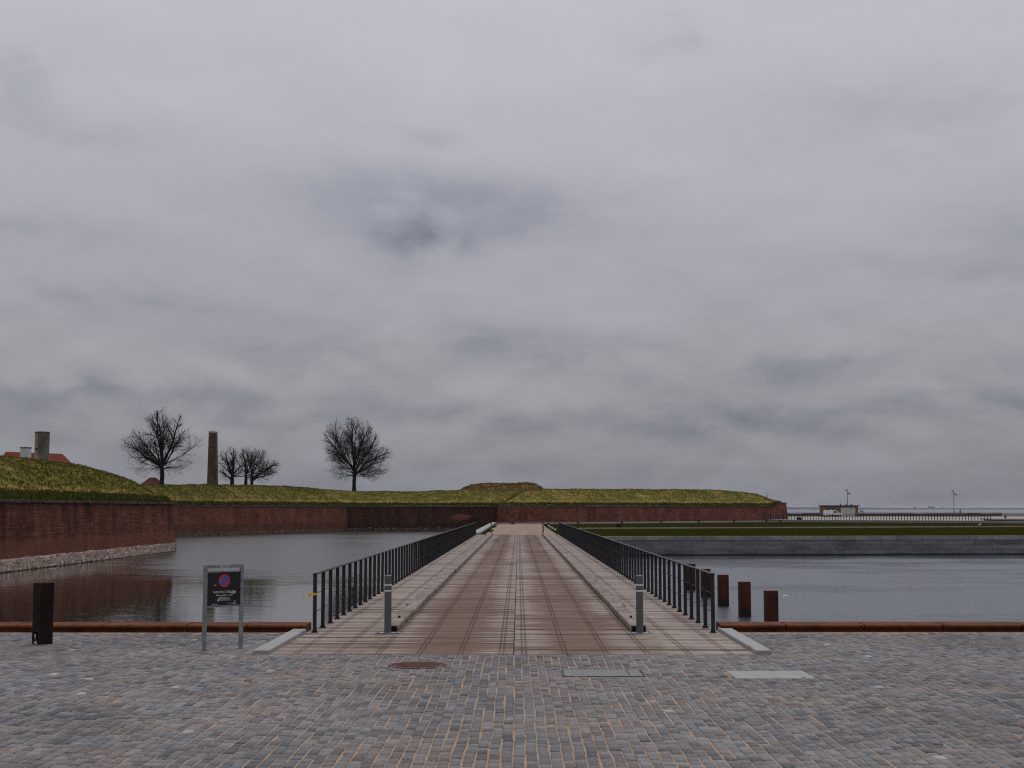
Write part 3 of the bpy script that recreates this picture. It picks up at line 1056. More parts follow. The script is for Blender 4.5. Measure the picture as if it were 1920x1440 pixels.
# ------------------------------------------------------------------ yellow tape on the first railing post
def ribbon():
    o = empty('barrier_tape', (RL, 24.32, 0.65))
    tag(o, 'yellow scrap of barrier tape tied to the first left railing post', 'tape')
    m = MB()
    m.box(-0.037, 0.037, -0.0095, -0.0068, -0.018, 0.022)
    m.box(-0.037, 0.037, 0.0068, 0.0095, -0.018, 0.022)
    m.box(-0.0395, -0.0372, -0.0095, 0.0095, -0.018, 0.022)
    m.box(0.0372, 0.0395, -0.0095, 0.0095, -0.018, 0.022)
    m.build('loop', MATS['tape_yellow'], o)
    vs, fs = [], []
    n = 14
    for k in range(n):
        t = k / (n - 1)
        x = -0.04 - 0.16 * t
        z = 0.0 - 0.035 * t - 0.03 * t * t + 0.006 * math.sin(t * 9)
        tw = 0.7 + 1.2 * math.sin(t * 5)
        hw = 0.021 * (1 - 0.3 * t)
        for s in (-1, 1):
            for th in (-0.0008, 0.0008):
                vs.append((x, s * hw * math.cos(tw) + 0.02 * math.sin(t * 6) + th, z + s * hw * math.sin(tw)))
    for k in range(n - 1):
        i = k * 4
        fs += [(i, i + 4, i + 6, i + 2), (i + 1, i + 3, i + 7, i + 5), (i, i + 1, i + 5, i + 4), (i + 2, i + 6, i + 7, i + 3)]
    fs += [(0, 2, 3, 1), (i + 4, i + 5, i + 7, i + 6)]
    MB().add(vs, fs).build('tail', MATS['tape_yellow'], o)


ribbon()


# ------------------------------------------------------------------ parking sign
def text_mesh(name, s, size, mat, parent, x, z, y, align='CENTER', sx=1.0):
    cu = bpy.data.curves.new(name, 'FONT')
    cu.body = s
    cu.size = size
    cu.align_x = align
    cu.extrude = 0.0006
    t = bpy.data.objects.new(name, cu)
    COL.objects.link(t)
    bpy.context.view_layer.update()
    me = bpy.data.meshes.new_from_object(t.evaluated_get(bpy.context.evaluated_depsgraph_get()))
    bpy.data.objects.remove(t)
    me.materials.clear()
    me.materials.append(MATS[mat])
    o = bpy.data.objects.new(name, me)
    o.rotation_euler = (R(90), 0, 0)
    o.location = (x, y, z)
    o.scale = (sx, 1, 1)
    return link(o, parent)


def sign():
    A = on(382.5, 1220.5)
    B = on(451, 1215.5)
    ang = math.atan2(B.y - A.y, B.x - A.x)
    wid = (B - A).length
    o = empty('parking_sign', A, ang)
    tag(o, 'black no-parking sign in a galvanised two-legged frame on the cobbles', 'sign')
    H = 1.265
    for x in (0.0, wid):
        m = MB().bbox(x - 0.027, x + 0.027, -0.02, 0.02, -0.1, H, 0.002)
        m.build('leg', MATS['galvanised'], o)
    MB().box(0.0275, wid - 0.0275, -0.019, 0.019, H - 0.052, H - 0.001).build('top_bar', MATS['galvanised'], o)
    z0, z1 = 0.655, 1.155
    MB().box(0.0275, wid - 0.0275, -0.012, 0.012, z0 - 0.022, z0).build('lower_bar', MATS['galvanised'], o)
    MB().box(0.0275, wid - 0.0275, -0.012, 0.012, z1, z1 + 0.014).build('upper_bar', MATS['galvanised'], o)
    pan = MB().box(0.03, wid - 0.03, -0.018, -0.012, z0 + 0.002, z1 - 0.002).build('panel', MATS['sign_black'], o)
    cx = wid / 2 + 0.002
    hw = wid / 2 - 0.03
    cz = z1 - 0.132
    y = -0.0185

    def disc(rad, yy, mat, name, inner=0.0, n=48):
        vs, fs = [], []
        for k in range(n):
            a = 2 * math.pi * k / n
            for q in (rad, inner):
                vs += [(cx + q * math.cos(a), yy, cz + q * math.sin(a)), (cx + q * math.cos(a), yy + 0.0012, cz + q * math.sin(a))]
        for k in range(n):
            i, j = k * 4, ((k + 1) % n) * 4
            fs += [(i, j, j + 2, i + 2), (i, i + 1, j + 1, j)]
        MB().add(vs, fs).build(name, MATS[mat], pan)
    disc(0.078, y - 0.0012, 'sign_blue', 'blue_disc')
    disc(0.097, y - 0.0020, 'sign_red', 'red_ring', 0.076)
    q = 0.077 / math.sqrt(2)
    w = 0.0085
    MB().add([(cx - q - w, y - 0.0021, cz + q - w), (cx - q + w, y - 0.0021, cz + q + w), (cx + q + w, y - 0.0021, cz - q + w), (cx + q - w, y - 0.0021, cz - q - w)],
             [(0, 1, 2, 3)]).build('red_bar', MATS['sign_red'], pan)
    ty = y - 0.0008
    text_mesh('lettering', 'PARKERING FORBUDT', 0.046, 'sign_white', pan, cx, 0.842, ty, sx=0.80)
    text_mesh('lettering', 'Alle dage 00.00 - 24.00', 0.034, 'sign_white', pan, cx, 0.798, ty, sx=0.88)
    text_mesh('lettering', 'EURO', 0.03, 'sign_cyan', pan, cx + 0.135, 0.674, ty, 'RIGHT', 0.95)
    text_mesh('lettering', 'PARK', 0.03, 'sign_white', pan, cx + 0.138, 0.674, ty, 'LEFT', 0.85)
    m = MB()
    for k in range(4):                     # small print too fine to read: rows of short strokes
        zz = 0.772 - k * 0.014
        x = cx - 0.105 + (0.02 if k == 0 else 0)
        while x < cx + 0.10 - (0.03 if k == 0 else 0):
            L = rnd.uniform(0.010, 0.028)
            m.box(x, x + L, ty - 0.0005, ty, zz, zz + 0.0055)
            x += L + 0.006
    x = cx - 0.20
    for k in range(4):
        m.box(x, x + 0.02, ty - 0.0005, ty, 0.676, 0.683)
        x += 0.024
    m.box(cx + 0.165, cx + 0.20, ty - 0.0005, ty, 0.712, 0.719)
    m.build('small_print', MATS['sign_white'], pan)
    # torn stickers
    MB().add([(cx + 0.06, ty - .001, 0.850), (cx + 0.13, ty - .001, 0.830), (cx + 0.19, ty - .001, 0.826), (cx + 0.195, ty - .001, 0.863),
              (cx + 0.165, ty - .001, 0.865), (cx + 0.14, ty - .001, 0.846)], [(0, 1, 2, 3, 4, 5)]).build('torn_sticker', MATS['paper_scrap'], pan)
    MB().add([(cx - 0.12, ty - .001, 0.733), (cx - 0.105, ty - .001, 0.715), (cx - 0.09, ty - .001, 0.720), (cx - 0.10, ty - .001, 0.733),
              (cx - 0.085, ty - .001, 0.748), (cx - 0.105, ty - .001, 0.758)], [(0, 1, 2, 3, 4, 5)]).build('torn_sticker', MATS['paper_scrap'], pan)
    MB().box(cx - 0.17, cx - 0.135, ty - .001, ty, 0.957, 0.966).build('torn_sticker', MATS['paper_scrap'], pan)
    st = MB().box(wid / 2 - 0.062, wid / 2 + 0.058, -0.0205, -0.0192, H - 0.043, H - 0.011).build('sticker', MATS['sticker'], o)
    for k in range(5):
        MB().box(wid / 2 - 0.04 + k * 0.017, wid / 2 - 0.028 + k * 0.017, -0.0212, -0.0206, H - 0.034, H - 0.02 + 0.003 * (k % 2)).build('scrawl', MATS['black'], st)
    for x in (0.10, wid - 0.10):
        for z in (z1 - 0.012, z0 + 0.012):
            MB().lathe([(0.006, -0.003), (0.006, 0.003)], 8).build('screw', MATS['galvanised'], pan, loc=(x, y, z)).rotation_euler = (R(90), 0, 0)


sign()

# ------------------------------------------------------------------ dark steel post at the left
def steel_post():
    c = on(79, 1207)
    o = empty('steel_post', c, R(48))
    tag(o, 'dark rusty square steel post standing on the cobbles at the left edge', 'post')
    s, H = 0.113, 0.945
    t = 0.012
    m = MB()
    m.box(-s, s, -s, -s + t, -0.05, H)
    m.box(-s, s, s - t, s, -0.05, H)
    m.box(s - t, s, -s + t, s - t, -0.05, H)
    # left face has an opening near the ground
    m.box(-s, -s + t, -s + t, s - t, 0.19, H)
    m.box(-s, -s + t, -s + t, -0.055, -0.05, 0.19)
    m.box(-s, -s + t, 0.06, s - t, -0.05, 0.19)
    m.build('tube', MATS['dark_rust'], o)
    MB().box(-s + t, s - t, -s + t, s - t, H - 0.016, H - 0.004).build('cap', MATS['dark_rust'], o)
    lt = MB()
    lt.add([(-s - 0.002, -0.05, 0.0), (-s - 0.02, -0.01, 0.09), (-s - 0.008, 0.02, 0.17), (-s + 0.02, 0.04, 0.14), (-s + 0.015, 0.0, 0.05), (-s - 0.02, 0.03, 0.03), (-s - 0.012, -0.03, 0.13)],
           [(0, 1, 4), (1, 2, 3), (1, 3, 4), (4, 5, 0), (5, 1, 6), (6, 2, 1)])
    q = lt.build('litter', MATS['sticker'], None, loc=c)
    q.rotation_euler = (0, 0, R(48))
    tag(q, 'crumpled pale litter stuck in the foot of the dark post', 'litter')


steel_post()

# ------------------------------------------------------------------ mooring piles in the harbour
PX, PY0, PS = 7.46, 42.2, 5.1
plabs = ['rust brown mooring pile in the water, rightmost and shortest of the row',
         'rust brown mooring pile, second from the right in the water',
         'rust brown mooring pile just right of the railing end',
         'rust brown mooring pile seen through the last bars of the right railing',
         'rust brown mooring pile farthest back behind the right railing']
for k in range(5):
    y = PY0 + k * PS
    o = empty('mooring_pile', (PX + 0.028 * k, y, WZ))
    tag(o, plabs[k], 'pile', 'row of mooring piles')
    hh = 1.12 + rnd.uniform(-0.01, 0.01)
    m = MB()
    s = 0.185
    m.bbox(-s, s, -s, s, -3.0, hh, 0.012)
    m.v = [(x, yy, z) for x, yy, z in m.v]
    m.build('shaft', MATS['pile_rust'], o)
    MB().box(-s - 0.006, s + 0.006, -s - 0.006, s + 0.006, hh + 0.001, hh + 0.018).build('cap_plate', MATS['pile_rust'], o)

p = on(1472, 1117, WZ)
m = MB()
m.lathe([(0.02, -0.03), (0.12, -0.005), (0.13, 0.015), (0.06, 0.03)], 8)
m.v = [(x * 1.0, y * 0.5, z) for x, y, z in m.v]
tag(m.build('floating_scrap', MATS['white_band'], None, loc=(p.x, p.y, WZ)), 'small white scrap floating on the harbour water', 'litter')

# ------------------------------------------------------------------ fortress walls
def wall_mesh(name, bot, top, z0, z1, mat, nv=8, parent=None, u0=0.0):
    """brick face between two polylines (lists of XY), battered"""
    V, UV = [], []
    n = len(bot)
    u = u0
    for i in range(n):
        if i:
            u += (Vector(bot[i]) - Vector(bot[i - 1])).length
        for k in range(nv):
            t = k / (nv - 1)
            V.append((bot[i][0] * (1 - t) + top[i][0] * t, bot[i][1] * (1 - t) + top[i][1] * t, z0 + (z1[i] - z0) * t if isinstance(z1, (list, tuple)) else z0 + (z1 - z0) * t))
            UV.append((u, V[-1][2]))
    me = np_mesh(name, V, grid_faces(n, nv), MATS[mat], uv=UV)
    o = bpy.data.objects.new(name, me)
    return link(o, parent)


def off_line(pts, d):
    """offset a polyline to its left by d"""
    out = []
    for i, p in enumerate(pts):
        a = Vector(pts[max(i - 1, 0)])
        b = Vector(pts[min(i + 1, len(pts) - 1)])
        t = (b - a).normalized()
        out.append((p[0] - t.y * d, p[1] + t.x * d))
    return out


def extrude_line(m, pts, d0, d1, z0, z1):
    a, b = off_line(pts, d0), off_line(pts, d1)
    vs, fs = [], []
    for i in range(len(pts)):
        za, zb = (z0[i], z1[i]) if isinstance(z0, (list, tuple)) else (z0, z1)
        vs += [(*a[i], za), (*b[i], za), (*b[i], zb), (*a[i], zb)]
    for i in range(len(pts) - 1):
        k = i * 4
        for q in range(4):
            w = (q + 1) % 4
            fs.append((k + q, k + 4 + q, k + 4 + w, k + w))
    e = (len(pts) - 1) * 4
    fs += [(0, 1, 2, 3), (e, e + 3, e + 2, e + 1)]
    m.add(vs, fs)


def stone(wx, wy, wz, rr):
    """rough stone, front towards +x, base at origin"""
    vs = []
    for z in (0, 1):
        for y in (0, 1):
            vs.append((-0.05, y * wy, z * wz))
    for z in (0, 1):
        for y in (0, 1):
            vs.append((wx * 0.55 + rr.uniform(-.015, .015), y * wy, z * wz))
    for z in (0.16, 0.84):
        for y in (0.14, 0.86):
            vs.append((wx + rr.uniform(-.025, .025), (y + rr.uniform(-.07, .07)) * wy, (z + rr.uniform(-.08, .08)) * wz))
    fs = []
    for a in (0, 4):
        for q, w in ((0, 1), (1, 3), (3, 2), (2, 0)):
            fs.append((a + q, a + w, a + 4 + w, a + 4 + q))
    fs.append((8, 9, 11, 10))
    return vs, fs


# left bastion: face runs parallel to the bridge and ends in a corner
LX = -28.75
CY = 119.3
lw = empty('brick_wall', (LX, CY, WZ))
tag(lw, 'dark red brick bastion wall on a rubble footing at the left of the moat', 'wall')
off = Vector((-LX, -CY, -WZ))


def under(o, root):
    o.parent = root
    o.location = o.location - root.location
    return o


bot = [(LX - 0.04, 40), (LX - 0.04, 70), (LX - 0.04, 95), (LX - 0.04, CY), (LX - 3.2, CY + 8), (LX - 11, CY + 26)]
top = [(x - 0.27, y - 0.03) for x, y in bot]
under(wall_mesh('brick_face', bot, top, -0.75, 2.46, 'brick_near', 10), lw)
m = MB()
extrude_line(m, bot, 0.3, -0.005, -2.5, -0.72)
under(m.build('footing', MATS['mortar']), lw)
rr = random.Random(21)
for row in range(3):
    y = 70.0 + row * 0.17
    while y < CY - 0.02:
        w = min(rr.uniform(0.36, 0.95), CY - y)
        hgt = rr.uniform(0.27, 0.40)
        zb = -1.60 + row * 0.285 + rr.uniform(-.07, .05)
        vs, fs = stone(rr.uniform(0.065, 0.095), w - 0.005, hgt, rr)
        vs = [(x, yy + (rr.uniform(-.09, .09) if i > 3 else 0), z + (rr.uniform(-.06, .06) if i > 3 else 0)) for i, (x, yy, z) in enumerate(vs)]
        vs = [(x, yy, min(z, -0.70 - zb + 0.02 * math.sin(y + yy))) for x, yy, z in vs]
        s_ = MB().add(vs, fs).build('stone', MATS['rubble'], lw)
        s_.location = (-0.05, y - CY, zb - WZ)
        y += w
cop = MB().bbox(-0.32, 0.15, 0.006, 0.490, 0, 0.175, 0.02).mesh('coping_stone', MATS['coping_stone'])
y = 64.0
k = 0
while y < CY - 0.3:
    s_ = bpy.data.objects.new('coping_stone', cop)
    s_.location = (-0.31 + rr.uniform(-.012, .012), y - CY, 2.462 - WZ + rr.uniform(-.008, .008))
    link(s_, lw)
    y += 0.5
m = MB()
m.box(-0.6, -0.24, 40 - CY, 64 - CY, 2.462 - WZ, 2.61 - WZ)
m.build('coping', MATS['coping_stone'], lw)


def rubble_strip(pts, z0, z1, size, parent, proud=0.08):
    m = MB()
    for (ax, ay), (bx, by) in zip(pts[:-1], pts[1:]):
        A, B = Vector((ax, ay)), Vector((bx, by))
        t = (B - A).normalized()
        nrm = Vector((t.y, -t.x))
        L = (B - A).length
        s = 0.0
        while s < L:
            w = rr.uniform(0.6, 1.5) * size
            z = z0
            while z < z1:
                hgt = rr.uniform(0.5, 0.9) * size
                vs, fs = stone(rr.uniform(.5, 1.3) * proud, w * 0.93, hgt * 0.9, rr)
                m.add([(A.x + t.x * (s + v[1]) + nrm.x * v[0], A.y + t.y * (s + v[1]) + nrm.y * v[0], z + v[2]) for v in vs], fs)
                z += hgt
            s += w
    o = m.build('rubble_footing', MATS['rubble_far'])
    o['kind'] = 'stuff'
    return under(o, parent)


# flank wall behind it
FA, FB = (-52.5, 158.0), (-26.9, 224.0)
fw = empty('brick_wall', (FB[0], FB[1], WZ))
tag(fw, 'red brick curtain wall across the moat behind the left bastion', 'wall')
npt = 6
bot = [(FA[0] + (FB[0] - FA[0]) * i / (npt - 1), FA[1] + (FB[1] - FA[1]) * i / (npt - 1)) for i in range(npt)]
top = off_line(bot, 0.28)
under(wall_mesh('brick_face', bot, top, -1.6, 2.42, 'brick_flank', 10), fw)
m = MB()
extrude_line(m, top, 0.5, -0.17, 2.425, 2.56)
under(m.build('coping', MATS['coping_stone']), fw)
rubble_strip([FA, FB], -1.52, -1.22, 0.34, fw, 0.10)

# dark mossy wall
MA, MBp = (FB[0] - 1.5, 223.9), (-3.2, 226.5)
mw = empty('brick_wall', (MBp[0], MBp[1], WZ))
tag(mw, 'blackened mossy brick curtain wall in the middle beyond the bridge railing', 'wall')
bot = [(MA[0] + (MBp[0] - MA[0]) * i / 5, MA[1] + (MBp[1] - MA[1]) * i / 5) for i in range(6)]
top = off_line(bot, 0.25)
under(wall_mesh('brick_face', bot, top, -1.6, 2.42, 'brick_mossy', 10, u0=0.0), mw)
m = MB()
extrude_line(m, top, 0.5, -0.18, 2.425, 2.57)
under(m.build('coping', MATS['coping_stone']), mw)
rubble_strip([FB, MBp], -1.52, -1.05, 0.38, mw, 0.2)

# right bastion
RA = on(930.5, 981.3)
RB = on(1480, 977.0)
rw = empty('brick_wall', (RA.x, RA.y, 0))
tag(rw, 'long red brick bastion wall behind the lawn', 'wall')
bot = [(RA.x - 0.4, 226.5), (RA.x, RA.y)] + [(RA.x + (RB.x - RA.x) * t, RA.y + (RB.y - RA.y) * t) for t in (.2, .4, .6, .8, .955)]
top = [(bot[0][0] + 0.28, bot[0][1]), (bot[1][0] + 0.26, bot[1][1] + 0.3)] + off_line(bot[1:], 0.32)[1:]
under(wall_mesh('brick_face', bot, top, -1.6, 2.42, 'brick_bastion', 10), rw)
m = MB()
extrude_line(m, top, 0.5, -0.18, 2.425, 2.57)
under(m.build('coping', MATS['coping_stone']), rw)
e0 = Vector(bot[-1])
e1 = Vector((RB.x, RB.y))
bk = Vector((RB.x - 10, RB.y + 42))
bot2 = [tuple(e0), tuple(e1), tuple(bk)]
top2 = [(off_line(bot2, 0.32)[0]), (e1.x - 0.42, e1.y + 0.32), (bk.x - 0.42, bk.y)]
under(wall_mesh('corner_face', bot2, top2, -1.6, 3.02, 'brick_bastion', 10, u0=60.0), rw)
m = MB()
extrude_line(m, top2, 0.5, -0.16, 3.025, 3.17)
under(m.build('corner_coping', MATS['coping_stone']), rw)

# ------------------------------------------------------------------ grass ramparts
PROF = [(0.0, 0.0), (0.05, 0.10), (0.085, 0.15), (0.14, 0.17), (0.22, 0.28), (0.35, 0.48), (0.5, 0.68), (0.65, 0.83), (0.8, 0.935), (0.9, 0.98), (1.0, 1.0)]
PT = np.array([p[0] for p in PROF])
PV = np.array([p[1] for p in PROF])
TUFT_V, TUFT_T = [], []
nr = np.random.RandomState(17)


def smooth_noise(x, y, s):
    return (np.sin(x * 0.9 / s + 1.3 * np.sin(y * 0.7 / s)) + np.sin(y * 1.1 / s + 0.6 + 1.1 * np.sin(x * 0.8 / s)) + np.sin((x + y) * 0.6 / s + 2.0)) / 3.0


def resample(pts, n):
    P = np.array([tuple(p) for p in pts], float)
    d = np.concatenate([[0], np.cumsum(np.linalg.norm(np.diff(P[:, :3], axis=0), axis=1))])
    q = np.linspace(0, d[-1], n)
    return np.stack([np.interp(q, d, P[:, k]) for k in range(3)], 1)


def rampart(name, label, edge, crest, back=22.0, du=1.0, tufts=9000, amp=0.10, tuft_h=(0.14, 0.32), prof=True, flank=0.0):
    """grass bank lofted from the wall top (edge) up to its crest line, with a level top behind"""
    # both lists have the same number of stations
    E = np.array([tuple(p) for p in edge], float)
    C = np.array([tuple(p) for p in crest], float)
    seg = np.maximum(np.linalg.norm(np.diff(E, axis=0), axis=1), np.linalg.norm(np.diff(C, axis=0), axis=1))
    par = np.concatenate([[0], np.cumsum(seg)])
    nu = int(par[-1] / du) + 2
    q = np.linspace(0, par[-1], nu)
    # rounded interpolation of the crest
    def interp(A, sm):
        B = np.stack([np.interp(q, par, A[:, k]) for k in range(3)], 1)
        if sm:
            for _ in range(sm):
                B[1:-1] = 0.25 * B[:-2] + 0.5 * B[1:-1] + 0.25 * B[2:]
        return B
    E2, C2 = interp(E, 0), interp(C, 14)
    ts = np.concatenate([np.linspace(0, 0.2, 9)[:-1], np.linspace(0.2, 1.0, 20)])
    zf = np.interp(ts, PT, PV) if prof else ts
    # soften the profile
    rows, tt = [], []
    for t, z in zip(ts, zf):
        X = E2[:, 0] + (C2[:, 0] - E2[:, 0]) * t
        Y = E2[:, 1] + (C2[:, 1] - E2[:, 1]) * t
        Z = E2[:, 2] + (C2[:, 2] - E2[:, 2]) * z
        w = min(1.0, t * 6)
        Z = Z + w * amp * (smooth_noise(X, Y, 1.1) + 0.6 * smooth_noise(X + 9, Y, 0.45)) + w * 0.03 * nr.normal(size=nu)
        rows.append(np.stack([X, Y, Z], 1))
        tt.append(np.full(nu, t))
    dirs = C2 - E2
    dirs[:, 2] = 0
    dirs /= np.maximum(np.linalg.norm(dirs, axis=1, keepdims=True), 1e-6)
    for k, (d, dz) in enumerate(((min(1.5, back * .3), -0.02), (min(4.0, back * .6), -0.25), (back, -0.9))):
        p = C2 + dirs * d
        p[:, 2] = C2[:, 2] + dz
        rows.append(p)
        tt.append(np.full(nu, 1.0))
    G = np.stack(rows, 1)               # nu x nv x 3
    T = np.stack(tt, 1)
    T[:int(nu * flank)] = np.maximum(T[:int(nu * flank)], 0.3)
    nv = G.shape[1]
    me = np_mesh(name, G.reshape(-1, 3), grid_faces(nu, nv), MATS['rampart_grass'], {'bank': T.reshape(-1)}, smooth=True)
    o = link(bpy.data.objects.new(name, me))
    tag(o, label, None, kind='structure')
    # blades hanging over the coping
    nb = int(par[-1] * 5)
    ib = nr.randint(0, nu, nb)
    c = E2[ib] - dirs[ib] * nr.uniform(-0.1, 0.15, (nb, 1)) + np.array([0, 0, 0.03])
    side = np.stack([-dirs[ib][:, 1], dirs[ib][:, 0], np.zeros(nb)], 1)
    w = nr.uniform(0.03, 0.08, (nb, 1))
    tip = c - dirs[ib] * nr.uniform(0.2, 0.42, (nb, 1)) + side * nr.normal(0, 0.2, (nb, 1)) + np.array([0, 0, 1.0]) * nr.uniform(-0.16, 0.14, (nb, 1))
    TUFT_V.append(np.stack([c - side * w, c + side * w, tip], 1).reshape(-1, 3))
    TUFT_T.append(np.repeat(np.where(nr.rand(nb) < 0.3, 0.17, 0.05), 3))
    # tufts
    iu = nr.randint(0, nu - 1, tufts)
    iv = np.minimum((nr.rand(tufts) ** 0.9 * (nv - 3)).astype(int), nv - 4)
    edge_extra = int(tufts * 0.12)
    iv[:edge_extra] = nr.randint(0, 3, edge_extra)
    iv[edge_extra:edge_extra * 2] = nv - 4
    fu, fv = nr.rand(tufts, 1), nr.rand(tufts, 1)
    P = (G[iu, iv] * (1 - fu) * (1 - fv) + G[iu + 1, iv] * fu * (1 - fv) + G[iu, iv + 1] * (1 - fu) * fv + G[iu + 1, iv + 1] * fu * fv)
    Tt = T[iu, iv] * (1 - fv[:, 0]) + T[iu, iv + 1] * fv[:, 0]
    for k in range(3):
        a = nr.rand(tufts) * 6.28
        hh = nr.uniform(*tuft_h, tufts) * np.where(Tt < 0.09, 1.0, 0.62)
        w = hh * nr.uniform(0.22, 0.4, tufts)
        lean = nr.normal(0, 0.35, (tufts, 2)) * hh[:, None]
        c = P + np.stack([nr.normal(0, .12, tufts), nr.normal(0, .12, tufts), np.full(tufts, -0.03)], 1)
        d = np.stack([np.cos(a) * w, np.sin(a) * w, np.zeros(tufts)], 1)
        tip = c + np.stack([lean[:, 0], lean[:, 1], hh], 1)
        TUFT_V.append(np.stack([c - d, c + d, tip], 1).reshape(-1, 3))
        TUFT_T.append(np.repeat(Tt + nr.normal(0, 0.015, tufts), 3))
    return o


# left bastion mound
rampart('grass_rampart', 'grassy bastion mound rising at the left edge of the photo',
        [(-29.3, 40, 2.62), (-29.3, 70, 2.62), (-29.3, 100, 2.62), (-29.25, 112, 2.62), (-29.2, 118.9, 2.62), (-31.0, 124, 2.62), (-36, 135, 2.62), (-42, 147, 2.62)],
        [(-41, 40, 5.9), (-40.5, 70, 5.9), tuple(at(0, 857.5, 104)), tuple(at(105, 868, 116)), tuple(at(170, 882, 122)), tuple(at(200, 893, 126)), tuple(at(190, 893, 138)), (-52, 150, 4.7)],
        tufts=26000)
# bank above the flank wall
def lerp2(A, B, t):
    return (A[0] + (B[0] - A[0]) * t, A[1] + (B[1] - A[1]) * t)


fe = [lerp2(off_line([FA, FB], 0.36)[0], off_line([FA, FB], 0.36)[1], t) for t in (0, .25, .5, .75, 1.0)]
rampart('grass_rampart', 'grass bank above the red curtain wall behind the left bastion',
        [(*p, 2.57) for p in fe] + [(-20, 224.9, 2.57)],
        [tuple(at(180, 912, 172)), tuple(at(320, 909.5, 186)), tuple(at(440, 909.5, 204)), tuple(at(530, 912, 220)), tuple(at(585, 916, 233)), tuple(at(650, 921.5, 238))],
        tufts=15000)
# bank above the dark wall
me_ = off_line([MA, MBp], 0.34)
rampart('grass_rampart', 'low grass bank above the dark mossy wall in the middle',
        [(*lerp2(me_[0], me_[1], t), 2.58) for t in (-0.15, .1, .3, .5, .7, .85, 1.05, 1.3, 1.55)],
        [tuple(at(600, 924, 242)), tuple(at(660, 921.5, 240)), tuple(at(720, 922, 240)), tuple(at(775, 923.5, 240)), tuple(at(815, 920.5, 240)), tuple(at(870, 919.5, 240)), tuple(at(960, 921, 240)), tuple(at(1010, 920, 240)), tuple(at(1060, 922, 240))],
        tufts=12000)
# bank above the right bastion
tb = off_line(bot[1:], 0.42)
ed = [(RA.x + 0.3, 228, 2.58), (RA.x + 0.35, RA.y + 0.45, 2.58)] + [(*p, 2.58) for p in tb[1:-1]] + [(tb[-1][0], tb[-1][1], 2.6), (e1.x - 1.2, e1.y + 1.0, 3.17), (bk.x - 1.0, bk.y, 3.17)]
cr = [tuple(at(985, 921, 236)), tuple(at(1010, 917.5, 222)), tuple(at(1090, 917.5, 228)), tuple(at(1180, 918, 233)), tuple(at(1270, 918.3, 238)), tuple(at(1345, 919.5, 243)), tuple(at(1392, 923.5, 250)), tuple(at(1408, 927, 256)), tuple(at(1385, 928, 275))]
rampart('grass_rampart', 'long grass bank above the red bastion wall behind the lawn', ed, cr, tufts=20000, back=4.0, flank=0.15)


# flat topped knoll behind the banks
def knoll():
    nu, nv = 70, 26
    x0, x1 = at(838, 918, 256).x, at(1036, 918, 256).x
    V, T = [], []
    topz = [(0, 0.0), (.07, .28), (.15, .66), (.22, .88), (.3, .97), (.5, 1.0), (.72, 1.04), (.82, 1.0), (.89, .75), (.95, .36), (1, 0)]
    zb = at(930, 922, 256).z
    zt = at(930, 907.5, 256).z
    for i in range(nu):
        s = i / (nu - 1)
        hh = np.interp(s, [p[0] for p in topz], [p[1] for p in topz])
        for j in range(nv):
            t = j / (nv - 1)
            prof = math.sin(min(1, max(0, 1.25 * t if t < .5 else 1.25 * (1 - t)) * 2.0 / 1.25 * 1.15) * math.pi / 2)
            x = x0 + (x1 - x0) * s
            y = 250 + 16 * t
            z = zb - 1.2 + (zt - zb + 1.2) * hh * prof + 0.05 * nr.normal() + 0.10 * smooth_noise(np.array(x), np.array(y), 1.0)
            V.append((x, y, float(z)))
            T.append(0.5)
    me = np_mesh('grass_knoll', V, grid_faces(nu, nv), MATS['dry_grass'], {'bank': T}, smooth=True)
    o = link(bpy.data.objects.new('grass_knoll', me))
    tag(o, 'flat topped brown grass knoll behind the middle of the ramparts', None, kind='structure')
    G = np.array(V).reshape(nu, nv, 3)
    n = 6000
    P = G[nr.randint(0, nu, n), nr.randint(0, 18, n)] + nr.normal(0, .12, (n, 3)) * (1, 1, .2)
    blades = []
    for k in range(2):
        a = nr.rand(n) * 6.28
        hh = nr.uniform(.10, .26, n)
        d = np.stack([np.cos(a) * hh * .35, np.sin(a) * hh * .35, 0 * a], 1)
        tip = P + np.stack([nr.normal(0, .08, n), nr.normal(0, .08, n), hh], 1)
        blades.append(np.stack([P - d, P + d, tip], 1).reshape(-1, 3))
    B = np.concatenate(blades)
    q = link(bpy.data.objects.new('knoll_grass', np_mesh('knoll_grass', B, np.arange(len(B)).reshape(-1, 3), MATS['dry_grass'])), o)
    q['kind'] = 'stuff'


knoll()
TV = np.concatenate(TUFT_V)
TT = np.concatenate(TUFT_T)
o = link(bpy.data.objects.new('grass_tufts', np_mesh('grass_tufts', TV, np.arange(len(TV)).reshape(-1, 3), MATS['rampart_grass'], {'bank': np.clip(TT, 0, 1)})))
tag(o, 'rough green and straw coloured grass tufts on the ramparts', 'grass', kind='stuff')

# ground inside the fortress, hidden behind the banks
ig = MB()
ig.add([(-160, 60, 4.3), (-60, 60, 4.3), (-60, 165, 4.3), (-42, 215, 4.3), (-30, 248, 4.3), (10, 258, 4.3), (25, 262, 4.3), (30, 330, 4.3), (-160, 330, 4.3)], [tuple(range(9))])
tag(ig.build('fortress_ground', MATS['rampart_grass']), None, kind='structure')

